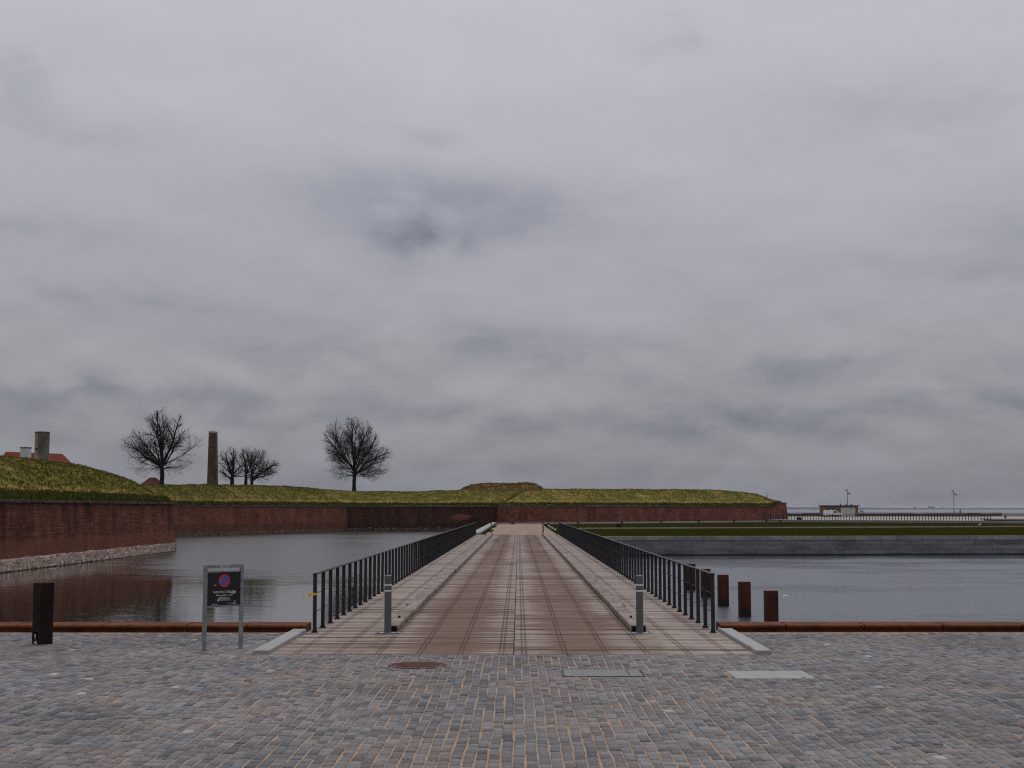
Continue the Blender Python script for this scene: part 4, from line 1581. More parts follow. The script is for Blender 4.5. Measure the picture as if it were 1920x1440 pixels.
# ------------------------------------------------------------------ far shore: lawn, gravel, paving
tag(sheet('far_ground', [(-3.9, 108.0), (3.45, 108.0), (3.45, 107.6), (170, 121), (170, 344), (30, 344), (30, 245), (-3.9, 226)], -0.03, 'far_paving'), None)
m = MB()
m.add([(3.1, 108.1, -0.02), (170, 121.6, -0.02), (170, 185, -0.02), (45, 233, -0.02), (3.1, 196, -0.02)], [tuple(range(5))])
m.build('lawn', MATS['lawn'])
lawn = bpy.data.objects['lawn']
lawn['kind'] = 'structure'
m = MB()
m.add([(-3.05, YE - 0.1, -0.012), (3.05, YE - 0.1, -0.012), (3.05, 203, -0.012), (-3.1, 203, -0.012)], [(0, 1, 2, 3)])
m.add([(3.05, 197, -0.012), (44, 234, -0.012), (44, 239, -0.012), (3.05, 203, -0.012)], [(0, 1, 2, 3)])
gp = m.build('gravel_path', MATS['gravel'])
gp['kind'] = 'structure'
# grass verge along the left edge of the gravel
vg = MB()
pts = [(-3.2, YE + 0.1), (-2.55, YE + 0.1)] + [(-2.55 - 0.25 * math.sin(k * 1.3) - 0.02 * k, YE + 6 * k) for k in range(1, 14)] + [(-3.2, YE + 82)]
vg.add([(x, y, -0.004) for x, y in pts], [tuple(range(len(pts)))])
vv = vg.build('grass_verge', MATS['lawn'])
vv['kind'] = 'structure'
# timber edging of the lawn
tag(MB().box(3.0, 3.1, YE + 0.3, 196, -0.05, 0.035).build('path_edging', MATS['pale_concrete']), 'pale narrow edging between gravel path and lawn', 'edging')

# granite quay wall below the lawn
qw = empty('quay_wall', (3.45, 107.6, 0))
tag(qw, 'grey granite block quay wall between harbour water and lawn', 'wall')
qdir = Vector((170 - 3.45, 121 - 107.6, 0)).normalized()
qrot = math.atan2(qdir.y, qdir.x)
qw.rotation_euler = (0, 0, qrot)
MB().box(-0.2, 160, 0.02, 0.5, -2.4, -0.04).build('backing', MATS['granite_dark'], qw)
rq = random.Random(4)
z = -0.012
for ci, hgt in enumerate((0.27, 0.37, 0.37, 0.37, 0.37)):
    x = -0.2 - (0.5 if ci % 2 else 0.0)
    while x < 52:
        L = 1.08 if ci == 0 else rq.uniform(1.5, 2.6)
        pr = rq.uniform(0.0, 0.015)
        if ci == 0:
            b_ = MB().box(x + 0.010, x + L - 0.010, -0.05 - pr * .5, 0.55, z - hgt + 0.005, z + 0.03)
        else:
            b_ = MB().box(x + 0.011, x + L - 0.011, -pr, 0.019, z - hgt + 0.011, z - 0.010)
        b_.build('coping_block' if ci == 0 else 'granite_block', MATS['quay_stone' if ci else 'quay_coping'], qw)
        x += L
    z -= hgt

# granite edge along the gravel at the left, and its wall down to the moat
eg = empty('quay_edge_slabs', (-3.9, 116.4, 0))
tag(eg, 'pale granite edge slabs left of the gravel beyond the bridge', 'kerb')
y = 0.0
while y < 88:
    MB().bbox(0.0, 0.70, y + 0.005, y + 2.2 - 0.005, -0.2, 0.16, 0.015).build('slab', MATS['granite'], eg)
    y += 2.2
MB().box(0.05, 0.6, -0.3, 88, -2.4, -0.21).build('wall_face', MATS['quay_stone'], eg)
MB().box(0.02, 7.2, -0.6, -0.1, -2.4, -0.32).build('abutment', MATS['quay_stone'], eg)

# low granite kerb across the lawn and kerb at the foot of the bastion
A, B = on(1085, 990.6, 0.05), on(1990, 986.6, 0.05)
k_ = MB()
pts = [(A.x, A.y), (B.x, B.y)]
extrude_line(k_, pts, 0.35, 0.0, -0.05, 0.10)
tag(k_.build('lawn_kerb', MATS['pale_concrete']), 'thin pale stone kerb running across the lawn', 'kerb')
sk = empty('bastion_kerb', (RA.x, RA.y, 0))
tag(sk, 'pale stone kerb in sections along the foot of the bastion', 'kerb')
xs = [905, 961, 1018, 1084, 1166, 1240, 1310, 1376, 1437, 1480]
P_ = [on(x, 983.2 - (x - 930) * (983.2 - 978.6) / 500, 0.0) for x in xs]
for i in range(1, len(xs) - 1):
    m = MB()
    a, b_ = P_[i], P_[i + 1]
    d = (b_ - a).normalized()
    extrude_line(m, [((a + d * 0.25).x, (a + d * 0.25).y), ((b_ - d * 0.25).x, (b_ - d * 0.25).y)], 0.35, 0.0, -0.05, 0.20)
    under(m.build('kerb_section', MATS['granite']), sk)
m = MB()
extrude_line(m, [(-3.3, P_[1].y - 0.5), (P_[1].x, P_[1].y)], 0.35, 0.0, -0.05, 0.20)
under(m.build('kerb_section', MATS['granite']), sk)
for i in range(1, len(xs) - 1):
    o = empty('light_bollard', (P_[i].x, P_[i].y - 0.1, 0))
    tag(o, 'tiny dark light bollard in the kerb below the bastion wall, %s from the left' % ['', 'first', 'second', 'third', 'fourth', 'fifth', 'sixth', 'seventh', 'eighth'][i], 'bollard', 'light bollards along the bastion kerb')
    MB().box(-0.12, 0.12, -0.12, 0.12, 0.0, 0.26).build('stem', MATS['rail_paint'], o)
    MB().box(-0.14, 0.14, -0.14, 0.14, 0.261, 0.33).build('head', MATS['black'], o)

# corten boxes on the lawn
for px, py, lab in ((1160, 990.3, 'small dark rusty steel box standing on the lawn below the bastion'), (1498.5, 978.0, 'small dark rusty steel box beside the quay fence')):
    c = on(px, py)
    s = 4.1 / F * c.y
    o = empty('steel_box', c)
    tag(o, lab, 'box')
    MB().bbox(-s, s, -s, s, -0.05, 2.0 * s - 0.05, 0.02).build('body', MATS['dark_rust'], o)
    MB().box(-s - 0.01, s + 0.01, -s - 0.01, s + 0.01, 2 * s - 0.049, 2 * s).build('lid', MATS['dark_rust'], o)

# white stones by the bridge end
for k, (px, py) in enumerate(((1028.5, 986.3), (1032, 989.0), (1036, 991.6), (1041, 994.0))):
    c = on(px, py)
    m = MB().lathe([(0.09, -0.03), (0.13, 0.05), (0.10, 0.13), (0.04, 0.16)], 8)
    m.v = [(x * rr.uniform(.9, 1.1), y * rr.uniform(.9, 1.1), z) for x, y, z in m.v]
    tag(m.build('white_stone', MATS['whitewash'], None, True, loc=(c.x, c.y, -0.02)), 'small white stone in the grass by the far bridge end, %s from the railing' % ['fourth', 'third', 'second', 'first'][k], 'stone', 'white stones in the grass')
for k, (px, py) in enumerate(((1024.5, 987.0), (1028.5, 985.2))):
    c = on(px, py)
    o = empty('path_post', c)
    tag(o, 'tiny dark post beside the white stones, the %s one' % ['nearer', 'farther'][k], 'post', 'dark posts by the white stones')
    MB().bbox(-0.09, 0.09, -0.09, 0.09, -0.05, 0.26, 0.02).build('stem', MATS['black'], o)
    MB().lathe([(0.11, 0.261), (0.11, 0.30), (0.05, 0.33)], 8).build('cap', MATS['black'], o)

# ------------------------------------------------------------------ quay at the right with fence
A, B = on(1466, 978.4), on(1990, 981.4)
lw2 = empty('low_wall', (A.x, A.y, 0))
tag(lw2, 'long low granite wall behind the lawn at the right', 'wall')
m = MB()
extrude_line(m, [(A.x, A.y), (B.x, B.y)], 0.5, 0.0, -0.1, 0.33)
under(m.build('blocks', MATS['granite']), lw2)
tag(sheet('quay_paving', [(A.x, A.y + 0.4), (B.x, B.y + 0.4), (170, 260), (170, 340), (40, 340), (40, 262)], 0.30, 'pale_concrete'), None)

C1, C2 = A + Vector((-2.4, 1.6, 0)), on(1863, 981.0) + Vector((0, 1.2, 0))
fl = (C2 - C1).length
fe_ = empty('quay_fence', (C1.x, C1.y, 0.30), math.atan2(C2.y - C1.y, C2.x - C1.x))
tag(fe_, 'dark steel bar fence along the quay in front of the white van', 'fence')
pm = MB().box(-0.05, 0.05, -0.02, 0.02, 0, 0.97).mesh('post', MATS['rail_paint'])
nfp = int(fl / 0.47)
for k in range(nfp + 1):
    p = bpy.data.objects.new('post', pm)
    p.location = (k * fl / nfp, 0, 0)
    link(p, fe_)
MB().box(-0.03, fl + 0.03, -0.025, 0.025, 0.971, 1.0).build('top_rail', MATS['rail_paint'], fe_)
for z in (0.33, 0.64):
    MB().tube((0, 0, z), (fl, 0, z), 0.012, n=5).build('rod', MATS['rail_paint'], fe_)

# slab landing right of the fence
c = on(1868, 976.5, 0.3)
o = empty('concrete_platform', (c.x, c.y, 0.3))
tag(o, 'pale concrete platform with black block painted as the shadow gap at the right end of the fence', 'platform')
MB().box(0, 22, 0.3, 6, 0.0, 0.16).build('shade_block', MATS['black'], o)  # solid black block stands in for the shade below the slab
MB().bbox(-0.2, 22.2, 0.0, 7, 0.161, 0.34, 0.02).build('slab', MATS['pale_concrete'], o)
o = empty('mooring_bollard', (at(1885, 970, c.y + 3).x, c.y + 3, 0.64))
tag(o, 'small dark mooring bollard on the concrete platform', 'bollard')
MB().lathe([(0.16, 0), (0.12, 0.06), (0.11, 0.22), (0.19, 0.28), (0.17, 0.36), (0.06, 0.38)], 12).build('body', MATS['black'], o)

# mole
mo = empty('harbour_mole', (60, 336, 0))
tag(mo, 'dark stone harbour mole along the sea at the right', 'sea wall')
xm = at(1878, 960, 336).x
rm = random.Random(9)
x = at(1440, 960, 336).x
while x < xm - 0.1:
    L = min(rm.uniform(2.0, 4.2), xm - x)
    MB().bbox(x - 60 + 0.01, x - 60 + L - 0.01, rm.uniform(-.06, .06), 1.6, 0.0, 1.02 + rm.uniform(-.04, .04), 0.05).build('stone_block', MATS['mole_stone'], mo)
    MB().box(x - 60 + 0.012, x - 60 + L - 0.012, -0.10, 1.7, 1.065, 1.20 + rm.uniform(-.02, .02)).build('cap_slab', MATS['mole_cap'], mo)
    x += L
while x < 175:
    L = rm.uniform(3.0, 5.0)
    MB().bbox(x - 60 + 0.01, x - 60 + L - 0.01, rm.uniform(-.06, .06), 1.6, 0.0, 1.12 + rm.uniform(-.1, .1), 0.05).build('pale_block', MATS['pale_concrete'], mo)
    x += L
MB().box(0, 120, 1.7, 3.2, -3, 0.9).build('core', MATS['mole_stone'], mo)

# brick quay building
def quay_house():
    Y = 322.0
    p0, p1 = at(1545, 970, Y), at(1609.5, 970, Y)
    wid = p1.x - p0.x
    zt = at(1600, 949.0, Y).z
    z0 = 0.3
    o = empty('brick_building', (p0.x, Y, z0))
    tag(o, 'small flat-roofed brick building on the quay behind the white van', 'building')
    hh = zt - z0
    def face(x0, x1, za, zb, y, name='wall', mat='brick_house'):
        V = [(x0, y, za), (x1, y, za), (x1, y, zb), (x0, y, zb)]
        me = np_mesh(name, V, [(0, 1, 2, 3)], MATS[mat], uv=[(v[0], v[2]) for v in V])
        return link(bpy.data.objects.new(name, me), o)
    def vol(x0, x1, za, zb, y0, y1, name='wall', mat='brick_house'):
        m = MB().box(x0, x1, y0, y1, za, zb)
        ob = m.build(name, MATS[mat], o)
        uvl = ob.data.uv_layers.new(name='UVMap')
        for lp in ob.data.loops:
            v = ob.data.vertices[lp.vertex_index].co
            uvl.data[lp.index].uv = (v.x + v.y, v.z)
        return ob
    k = F / Y
    dx0, dx1 = (1576.5 - 1545) / k, (1604 - 1545) / k
    wx0, wx1 = (1553.5 - 1545) / k, (1563.5 - 1545) / k
    dz = at(1590, 951.5, Y).z - z0
    vol(0, wx0, 0, hh, 0, 4.5)
    vol(wx0, wx1, 0, dz - 0.75, 0.0, 0.3)
    vol(wx0, wx1, dz + 0.05, hh, 0.0, 0.3)
    vol(wx1, dx0, 0, hh, 0, 4.5)
    vol(dx0, dx1, dz, hh, 0, 0.3)
    vol(dx1, wid, 0, hh, 0, 4.5)
    d = MB().box(dx0 + 0.01, dx1 - 0.01, 0.10, 0.16, 0, dz - 0.01).build('garage_door', MATS['door_white'], o)
    for q in range(1, 6):
        xx = dx0 + (dx1 - dx0) * q / 6
        MB().box(xx - 0.02, xx + 0.02, 0.085, 0.099, 0.03, dz - 0.05).build('door_rib', MATS['chimney_cap'], d)
    w = MB().box(wx0 + 0.01, wx1 - 0.01, 0.10, 0.16, dz - 0.74, dz + 0.04).build('shutter', MATS['teal_paint'], o)
    MB().box((wx0 + wx1) / 2 - 0.15, (wx0 + wx1) / 2 + 0.15, 0.08, 0.099, dz - 0.5, dz - 0.38).build('sign_plate', MATS['white_band'], w)
    rf = MB().box(-0.35, wid + 0.35, -0.4, 4.9, hh + 0.001, hh + 0.2).build('roof', MATS['roof_felt'], o)
    for q in ((1579 - 1545) / k, (1589.5 - 1545) / k, (1599 - 1545) / k):
        MB().lathe([(0.13, hh + 0.2), (0.13, hh + 0.48), (0.18, hh + 0.49), (0.18, hh + 0.56)], 10, (q, 1.5, 0)).build('vent', MATS['rail_paint'], rf)
    # wooden rack at the right side
    s = empty('timber_rack', (p0.x + wid + 0.45, Y + 0.6, z0))
    tag(s, 'brown timber rack at the right side of the brick building', 'rack')
    for xx in (0.1, 0.5, 0.78):
        MB().box(xx - 0.05, xx + 0.05, 0, 0.1, 0, 1.55 + (0.2 if xx > .7 else 0)).build('post', MATS['timber_beam'], s)
    for zz in (0.5, 1.1):
        MB().box(0.0, 0.9, 0.101, 0.16, zz, zz + 0.12).build('rail', MATS['timber_beam'], s)


quay_house()


def van():
    Y = 316.0
    p0, p1 = at(1545.0, 970, Y), at(1579.5, 970, Y)
    L = p1.x - p0.x
    z0 = 0.3
    H = at(1555, 956.4, Y).z - z0
    o = empty('delivery_van', (p0.x, Y, z0))
    tag(o, 'white delivery van parked in front of the brick building', 'van')
    s = L / 4.2
    h = H / 1.82
    side = [(0.0, 0.36), (0.0, 0.5), (0.04, 1.1), (0.12, 1.72), (0.25, 1.80), (1.9, 1.82), (2.55, 1.78), (3.0, 1.38), (3.25, 1.12), (3.85, 0.98), (4.12, 0.82), (4.2, 0.55), (4.18, 0.34), (3.85, 0.30), (0.35, 0.30)]
    side = [(x * s, z * h) for x, z in side]
    w = 0.86
    body = MB()
    n = len(side)
    vs = []
    for y, ins in ((-w, 0.0), (w, 0.0)):
        for x, z in side:
            tum = 0.10 * max(0, z / h - 1.05)
            vs.append((x, y - math.copysign(tum, y), z))
    body.add(vs, [tuple(range(n)), tuple(reversed(range(n, 2 * n)))] + [(k, n + k, n + (k + 1) % n, (k + 1) % n) for k in range(n)])
    body.build('body', MATS['van_white'], o)
    for y in (-w - 0.006,):
        MB().prism([(2.05 * s, 1.12 * h), (2.06 * s, 1.62 * h), (2.5 * s, 1.60 * h), (2.95 * s, 1.15 * h)], 'y', y - 0.004, y + 0.03).build('side_window', MATS['van_glass'], o)
        MB().box(0.35 * s, 3.9 * s, y - 0.008, y + 0.005, 0.30 * h, 0.52 * h).build('sill_trim', MATS['van_dark'], o)
        MB().box(1.97 * s, 2.0 * s, y - 0.002, y + 0.005, 0.55 * h, 1.7 * h).build('door_gap', MATS['van_dark'], o)
        MB().box(1.75 * s, 1.9 * s, y - 0.02, y + 0.005, 0.98 * h, 1.03 * h).build('door_handle', MATS['van_dark'], o)
    MB().box(-0.05, 0.04, -0.8, 0.8, 0.32 * h, 0.55 * h).build('rear_bumper', MATS['van_dark'], o)
    MB().box(4.12 * s, 4.26 * s, -0.8, 0.8, 0.34 * h, 0.58 * h).build('front_bumper', MATS['van_dark'], o)
    MB().prism([(3.02 * s, 1.37 * h), (2.58 * s, 1.755 * h), (2.60 * s, 1.775 * h), (3.05 * s, 1.39 * h)], 'y', -0.7, 0.7).build('windscreen', MATS['van_glass'], o)
    MB().box(4.05 * s, 4.14 * s, -0.84, -0.55, 0.70 * h, 0.86 * h).build('headlight', MATS['lamp_lens'], o)
    MB().box(4.05 * s, 4.14 * s, 0.55, 0.84, 0.70 * h, 0.86 * h).build('headlight', MATS['lamp_lens'], o)
    MB().box(2.75 * s, 2.87 * s, -w - 0.2, -w - 0.01, 1.12 * h, 1.28 * h).build('mirror', MATS['van_dark'], o)
    for x in (0.78 * s, 3.35 * s):
        for y in (-0.80, 0.80):
            r_ = 0.31 * h
            wh = empty('wheel', (x, y, r_))
            wh.parent = o
            t = MB().lathe([(r_ * .7, -.10), (r_, -.09), (r_, .09), (r_ * .7, .10)], 20)
            t.v = [(a, c, b) for a, b, c in t.v]
            t.build('tyre', MATS['tyre'], wh)
            t = MB().lathe([(r_ * .62, -.115), (r_ * .62, .115)], 14)
            t.v = [(a, c, b) for a, b, c in t.v]
            t.build('rim', MATS['rim'], wh)


van()

# street lamps on the mole
def lamp(px, ytop, zb, Y, lab):
    b = at(px, 960, Y)
    zt = at(px, ytop, Y).z
    o = empty('street_lamp', (b.x, Y, zb))
    tag(o, lab, 'street lamp', 'street lamps on the mole')
    h = zt - zb
    MB().lathe([(0.14, 0), (0.13, 0.4), (0.075, 0.45), (0.055, h)], 10).build('pole', MATS['lamp_steel'], o)
    for sx, zz, s in ((-1, h - 0.55, 0.8), (1, h - 1.15, 1.1)):
        m = MB().box(0.05, 0.62, -0.2, 0.2, -0.11, 0.11)
        m.v = [(sx * (x * s), y, z * s - 0.45 * x * s * (0.35 if sx < 0 else 1.15)) for x, y, z in m.v]
        hd = m.build('lamp_head', MATS['lamp_steel'], o, loc=(0, 0, zz + 0.25))
        m = MB().box(0.1, 0.58, -0.16, 0.16, -0.135, -0.112)
        m.v = [(sx * (x * s), y, z * s - 0.45 * x * s * (0.35 if sx < 0 else 1.15)) for x, y, z in m.v]
        m.build('lens', MATS['lamp_lens'], hd)


lamp(1589.5, 916.3, 0.3, 330.0, 'tall street lamp with two heads rising behind the brick building')
lamp(1789, 918.3, 1.19, 337.0, 'tall street lamp with two heads beside the green beacon')
b = at(1801, 960, 337)
o = empty('beacon', (b.x, 337.2, 1.19))
tag(o, 'small green navigation beacon on the mole', 'beacon')
MB().lathe([(0.24, 0), (0.22, 0.35), (0.12, 0.37), (0.11, 0.72)], 12).build('body', MATS['beacon_green'], o)
MB().lathe([(0.13, 0.721), (0.13, 0.86), (0.05, 0.92)], 12).build('lantern', MATS['beacon_green'], o)

# two birds on the lawn
for px, py, lab, mt in ((1837, 986.2, 'pale bird standing on the lawn near the right edge', 'bird_white'), (1859, 986.9, 'small dark bird on the lawn kerb near the right edge', 'bird_dark')):
    c = on(px, py)
    o = empty('bird', (c.x, c.y, -0.01))
    tag(o, lab, 'bird')
    m = MB()
    for (xx, zz, rr_) in ((0, 0, 0),):
        prof = [(-0.20, 0.13, 0.015), (-0.14, 0.15, 0.05), (-0.05, 0.17, 0.085), (0.05, 0.19, 0.085), (0.12, 0.22, 0.055), (0.15, 0.27, 0.042), (0.18, 0.30, 0.045), (0.215, 0.295, 0.025), (0.25, 0.285, 0.006)]
        ring = []
        for x, z, q in prof:
            ring.append([(x, q * math.cos(k * math.pi / 4), z + q * math.sin(k * math.pi / 4)) for k in range(8)])
        vs = [v for r_ in ring for v in r_]
        fs = [(i * 8 + k, i * 8 + (k + 1) % 8, (i + 1) * 8 + (k + 1) % 8, (i + 1) * 8 + k) for i in range(len(prof) - 1) for k in range(8)]
        fs += [tuple(range(8)), tuple(range((len(prof) - 1) * 8, len(prof) * 8))]
        m.add(vs, fs)
    for sy in (-0.03, 0.03):
        m.tube((0.0, sy, 0.13), (0.01, sy, 0.0), 0.012, 0.009, 5)
    m.build('body', MATS[mt], o, True)

# ------------------------------------------------------------------ far coast
cst = MB()
rc = random.Random(2)
xs = np.arange(-3000, 9000, 60)
zt = [WZ + 7.5 + 2.0 * math.sin(x / 700.0) + 1.6 * math.sin(x / 190.0) + rc.uniform(-.8, .8) for x in xs]
vs, fs = [], []
for x, z in zip(xs, zt):
    vs += [(x, 7000, WZ - 1), (x, 7040, z), (x, 7600, z + 1), (x, 7700, WZ - 1)]
for k in range(len(xs) - 1):
    for q in range(3):
        fs.append((k * 4 + q, k * 4 + 4 + q, k * 4 + 5 + q, k * 4 + 1 + q))
tag(cst.add(vs, fs).build('far_coast', MATS['coast']), 'low hazy coast on the horizon across the sea', None, kind='structure')
for i, (px, w, h) in enumerate(((1743, 5, 4), (1750, 8, 3), (1716, 5, 3.5), (1560, 5, 3))):
    b = at(px, 953, 7060)
    o = empty('coast_building', (b.x, 7060, 7))
    tag(o, ['far pale block on the coast left of the crane', 'wide far pale block on the coast nearest the crane', 'narrow far block on the coast farther left of the crane', 'far low block on the coast behind the brick building'][i], 'building')
    MB().box(-w, w, 0, 15, -3, h).build('wall', MATS['coast_house'], o)
    MB().prism([(-w - 1, h + .01), (w + 1, h + .01), (w - 3, h + 3), (-w + 3, h + 3)], 'y', 0, 15).build('roof', MATS['coast'], o)
b = at(1767, 953, 7060)
o = empty('harbour_crane', (b.x, 7060, 7))
tag(o, 'far harbour crane silhouetted on the coast', 'crane')
MB().box(-2.5, -1, 0, 2, -3, 7).box(1, 2.5, 0, 2, -3, 7).build('tower', MATS['coast_house'], o)
MB().box(-9, 9, 0, 2, 7.01, 8.6).build('jib', MATS['coast_house'], o)

# ------------------------------------------------------------------ buildings behind the left bastion
def hip_house(px0, px1, py_ridge, Y, depth, zeave, wallmat, roofmat, label, zb=4.2, hipl=2.0, hipr=2.0, name='house', dz=0.0):
    a, b = at(px0, py_ridge, Y), at(px1, py_ridge, Y)
    zr = a.z
    x0, x1 = a.x - hipl, b.x + hipr
    o = empty(name, ((x0 + x1) / 2, Y, zb))
    tag(o, label, 'house')
    cx = (x0 + x1) / 2
    hd = depth / 2
    MB().box(x0 - cx + 0.3, x1 - cx - 0.3, -hd + 0.3, hd - 0.3, 0, zeave - zb - 0.02).build('wall', MATS[wallmat], o)
    ze, zz = zeave - zb, zr - zb
    vs = [(x0 - cx, -hd, ze), (x1 - cx, -hd, ze), (x1 - cx, hd, ze), (x0 - cx, hd, ze), (a.x - cx, 0, zz), (b.x - cx, 0, zz + dz)]
    rf = MB().add(vs, [(0, 1, 5, 4), (1, 2, 5), (2, 3, 4, 5), (3, 0, 4), (3, 2, 1, 0)]).build('roof', MATS[roofmat], o)
    for q in (0.3, 0.7):
        xx = (x0 - cx) * (1 - q) + (x1 - cx) * q
        w = MB().box(xx - 0.5, xx + 0.5, -hd + 0.24, -hd + 0.299, 0.3, max(0.9, ze - 0.3)).build('window', MATS['van_glass'], o)
        MB().box(xx - 0.58, xx + 0.58, -hd + 0.2, -hd + 0.239, 0.2, 0.299).build('sill', MATS['whitewash'], w)
    return o, rf


o, rf = hip_house(11, 117, 847.0, 176, 7.5, 6.4, 'whitewash', 'roof_tile', 'red tiled house roof showing behind the left grass mound', hipl=0.5, hipr=1.6, dz=-0.26)
b = at(48, 855, 172.5)
q = MB()
zt = at(48, 838.5, 172.5).z
ch = empty('chimney')
ch.parent = rf
q.box(-0.5, 0.5, -0.5, 0.5, 2.0, zt - 4.2 - 0.12).build('stack', MATS['whitewash'], ch)
MB().box(-0.56, 0.56, -0.56, 0.56, zt - 4.2 - 0.119, zt - 4.2).build('stack_cap', MATS['brick_house'], ch)
ch.location = (b.x - o.location.x, 172.5 - 176, 0)

# concrete tower behind the mound
Y = 168.0
a, b = at(66.2, 809.5, Y), at(93, 809.5, Y)
w = (b.x - a.x) / (math.cos(R(38)) + math.sin(R(38)))
o = empty('concrete_tower', ((a.x + b.x) / 2, Y, 4.2), R(-38))
tag(o, 'stained square concrete chimney tower above the left grass mound', 'tower')
hz = a.z - 4.2
m = MB()
hw = w / 2
m.add([(-hw * 1.03, -hw * 1.03, 0), (hw * 1.03, -hw * 1.03, 0), (hw * 1.03, hw * 1.03, 0), (-hw * 1.03, hw * 1.03, 0), (-hw, -hw, hz - .18), (hw, -hw, hz - .18), (hw, hw, hz - .18), (-hw, hw, hz - .18)],
      [(0, 3, 2, 1), (4, 5, 6, 7), (0, 1, 5, 4), (1, 2, 6, 5), (2, 3, 7, 6), (3, 0, 4, 7)])
m.build('shaft', MATS['tower_concrete'], o)
MB().box(-hw * 1.02, hw * 1.02, -hw * 1.02, hw * 1.02, hz - .179, hz).build('crown', MATS['roof_felt'], o)
MB().box(-0.35, 0.0, -hw * 1.02 - 0.012, -hw * 1.0, hz - 2.2, hz - 1.95).build('vent_slot', MATS['black'], o)

hip_house(281, 292, 895.2, 202, 4.6, at(285, 917, 200).z - 0.2, 'brick_house', 'roof_tile_dark', 'dark red pyramid roofed hut at the foot of the leftmost tree', hipl=1.9, hipr=2.2, zb=3.5, name='hut')
hip_house(325, 428, 909.2, 262, 6, 5.2, 'whitewash', 'roof_tile', 'thin line of red roof behind the tall brick chimney', hipl=1, hipr=0.3)
hip_house(494, 578, 911.5, 285, 6, at(540, 920, 283).z, 'whitewash', 'roof_tile', 'low red roof behind the grass bank right of the tree clump', hipl=1.5, hipr=1.2, dz=-0.20)

# tall brick chimney
Y = 255.0
t0, t1 = at(392.6, 812, Y), at(406.6, 812, Y)
b0, b1 = at(389.6, 911, Y), at(407.6, 911, Y)
o = empty('brick_chimney', ((b0.x + b1.x) / 2, Y, 4.2), R(-9))
tag(o, 'tall tapering brown brick chimney between the two left tree groups', 'chimney')
hb, ht, hz = (b1.x - b0.x) / 2 * 0.89, (t1.x - t0.x) / 2 * 0.89, t0.z - 4.2
kz = (ht - hb) / (t0.z - b0.z)
hb0 = hb - kz * (b0.z - 4.2)
sh = (t0.x + t1.x) / 2 - (b0.x + b1.x) / 2
m = MB()
V, UV, FQ = [], [], []
for s_, (zz, hh, sx) in enumerate(((0, hb0, 0), (hz, ht, sh))):
    for k, (x, y) in enumerate(((-1, -1), (1, -1), (1, 1), (-1, 1), (-1, -1))):
        V.append((x * hh + sx, y * hh, zz))
        UV.append((k * 1.7, zz))
for k in range(4):
    FQ.append((k, k + 1, k + 6, k + 5))
link(bpy.data.objects.new('shaft', np_mesh('shaft', V, FQ, MATS['brick_chimney'], uv=UV)), o)
cpz = at(400, 807.2, Y).z - 4.2
MB().box(sh - ht * 1.09, sh + ht * 1.09, -ht * 1.09, ht * 1.09, hz + 0.001, hz + (cpz - hz) * 0.55).build('cap', MATS['chimney_cap'], o)
MB().add([(sh - ht, -ht, hz + (cpz - hz) * .551), (sh + ht, -ht, hz + (cpz - hz) * .551), (sh + ht, ht, hz + (cpz - hz) * .551), (sh - ht, ht, hz + (cpz - hz) * .551),
          (sh - ht * .6, -ht * .6, cpz), (sh + ht * .6, -ht * .6, cpz), (sh + ht * .6, ht * .6, cpz), (sh - ht * .6, ht * .6, cpz)],
         [(0, 3, 2, 1), (4, 5, 6, 7), (0, 1, 5, 4), (1, 2, 6, 5), (2, 3, 7, 6), (3, 0, 4, 7)]).build('cap_top', MATS['chimney_cap'], o)

# little things on the right bastion
for px, lab in ((1122, 'small dark vent box on the bastion bank, the left one'), (1194.5, 'small dark vent box on the bastion bank, the right one')):
    b = at(px, 919, 234)
    o = empty('vent_box', (b.x, 234, b.z - 0.5))
    tag(o, lab, 'vent', 'vent boxes on the bastion bank')
    MB().bbox(-0.22, 0.22, -0.22, 0.22, 0, at(px, 916.8, 234).z - b.z + 0.5, 0.03).build('body', MATS['roof_felt'], o)
b = at(1438, 932, 256)
o = empty('marker_pole', (b.x, 256, b.z - 1.2))
tag(o, 'thin dark pole near the right end of the bastion bank', 'pole')
MB().lathe([(0.045, 0), (0.035, at(1438, 922.8, 256).z - b.z + 1.2)], 8).build('pole', MATS['rail_paint'], o)


# ------------------------------------------------------------------ bare trees
def tubes(P0, P1, R0, R1, n):
    """many open tubes at once"""
    P0, P1 = np.asarray(P0, float), np.asarray(P1, float)
    d = P1 - P0
    d /= np.maximum(np.linalg.norm(d, axis=1, keepdims=True), 1e-9)
    ref = np.where(np.abs(d[:, 2:3]) > 0.9, np.array([[1.0, 0, 0]]), np.array([[0, 0, 1.0]]))
    u = np.cross(d, ref)
    u /= np.linalg.norm(u, axis=1, keepdims=True)
    w = np.cross(d, u)
    a = np.arange(n) * 2 * math.pi / n
    ring = u[:, None] * np.cos(a)[None, :, None] + w[:, None] * np.sin(a)[None, :, None]
    V = np.concatenate([P0[:, None] + ring * np.asarray(R0)[:, None, None], P1[:, None] + ring * np.asarray(R1)[:, None, None]], 1)
    k = np.arange(n)
    j = (k + 1) % n
    f = np.stack([k, j, n + j, n + k], 1)
    Fq = f[None] + (np.arange(len(P0)) * 2 * n)[:, None, None]
    return V.reshape(-1, 3), Fq.reshape(-1, 4)


def merge(parts):
    Vs, Fs, b = [], [], 0
    for V, Fq in parts:
        Vs.append(V)
        Fs.append(Fq + b)
        b += len(V)
    return np.concatenate(Vs), np.concatenate(Fs)


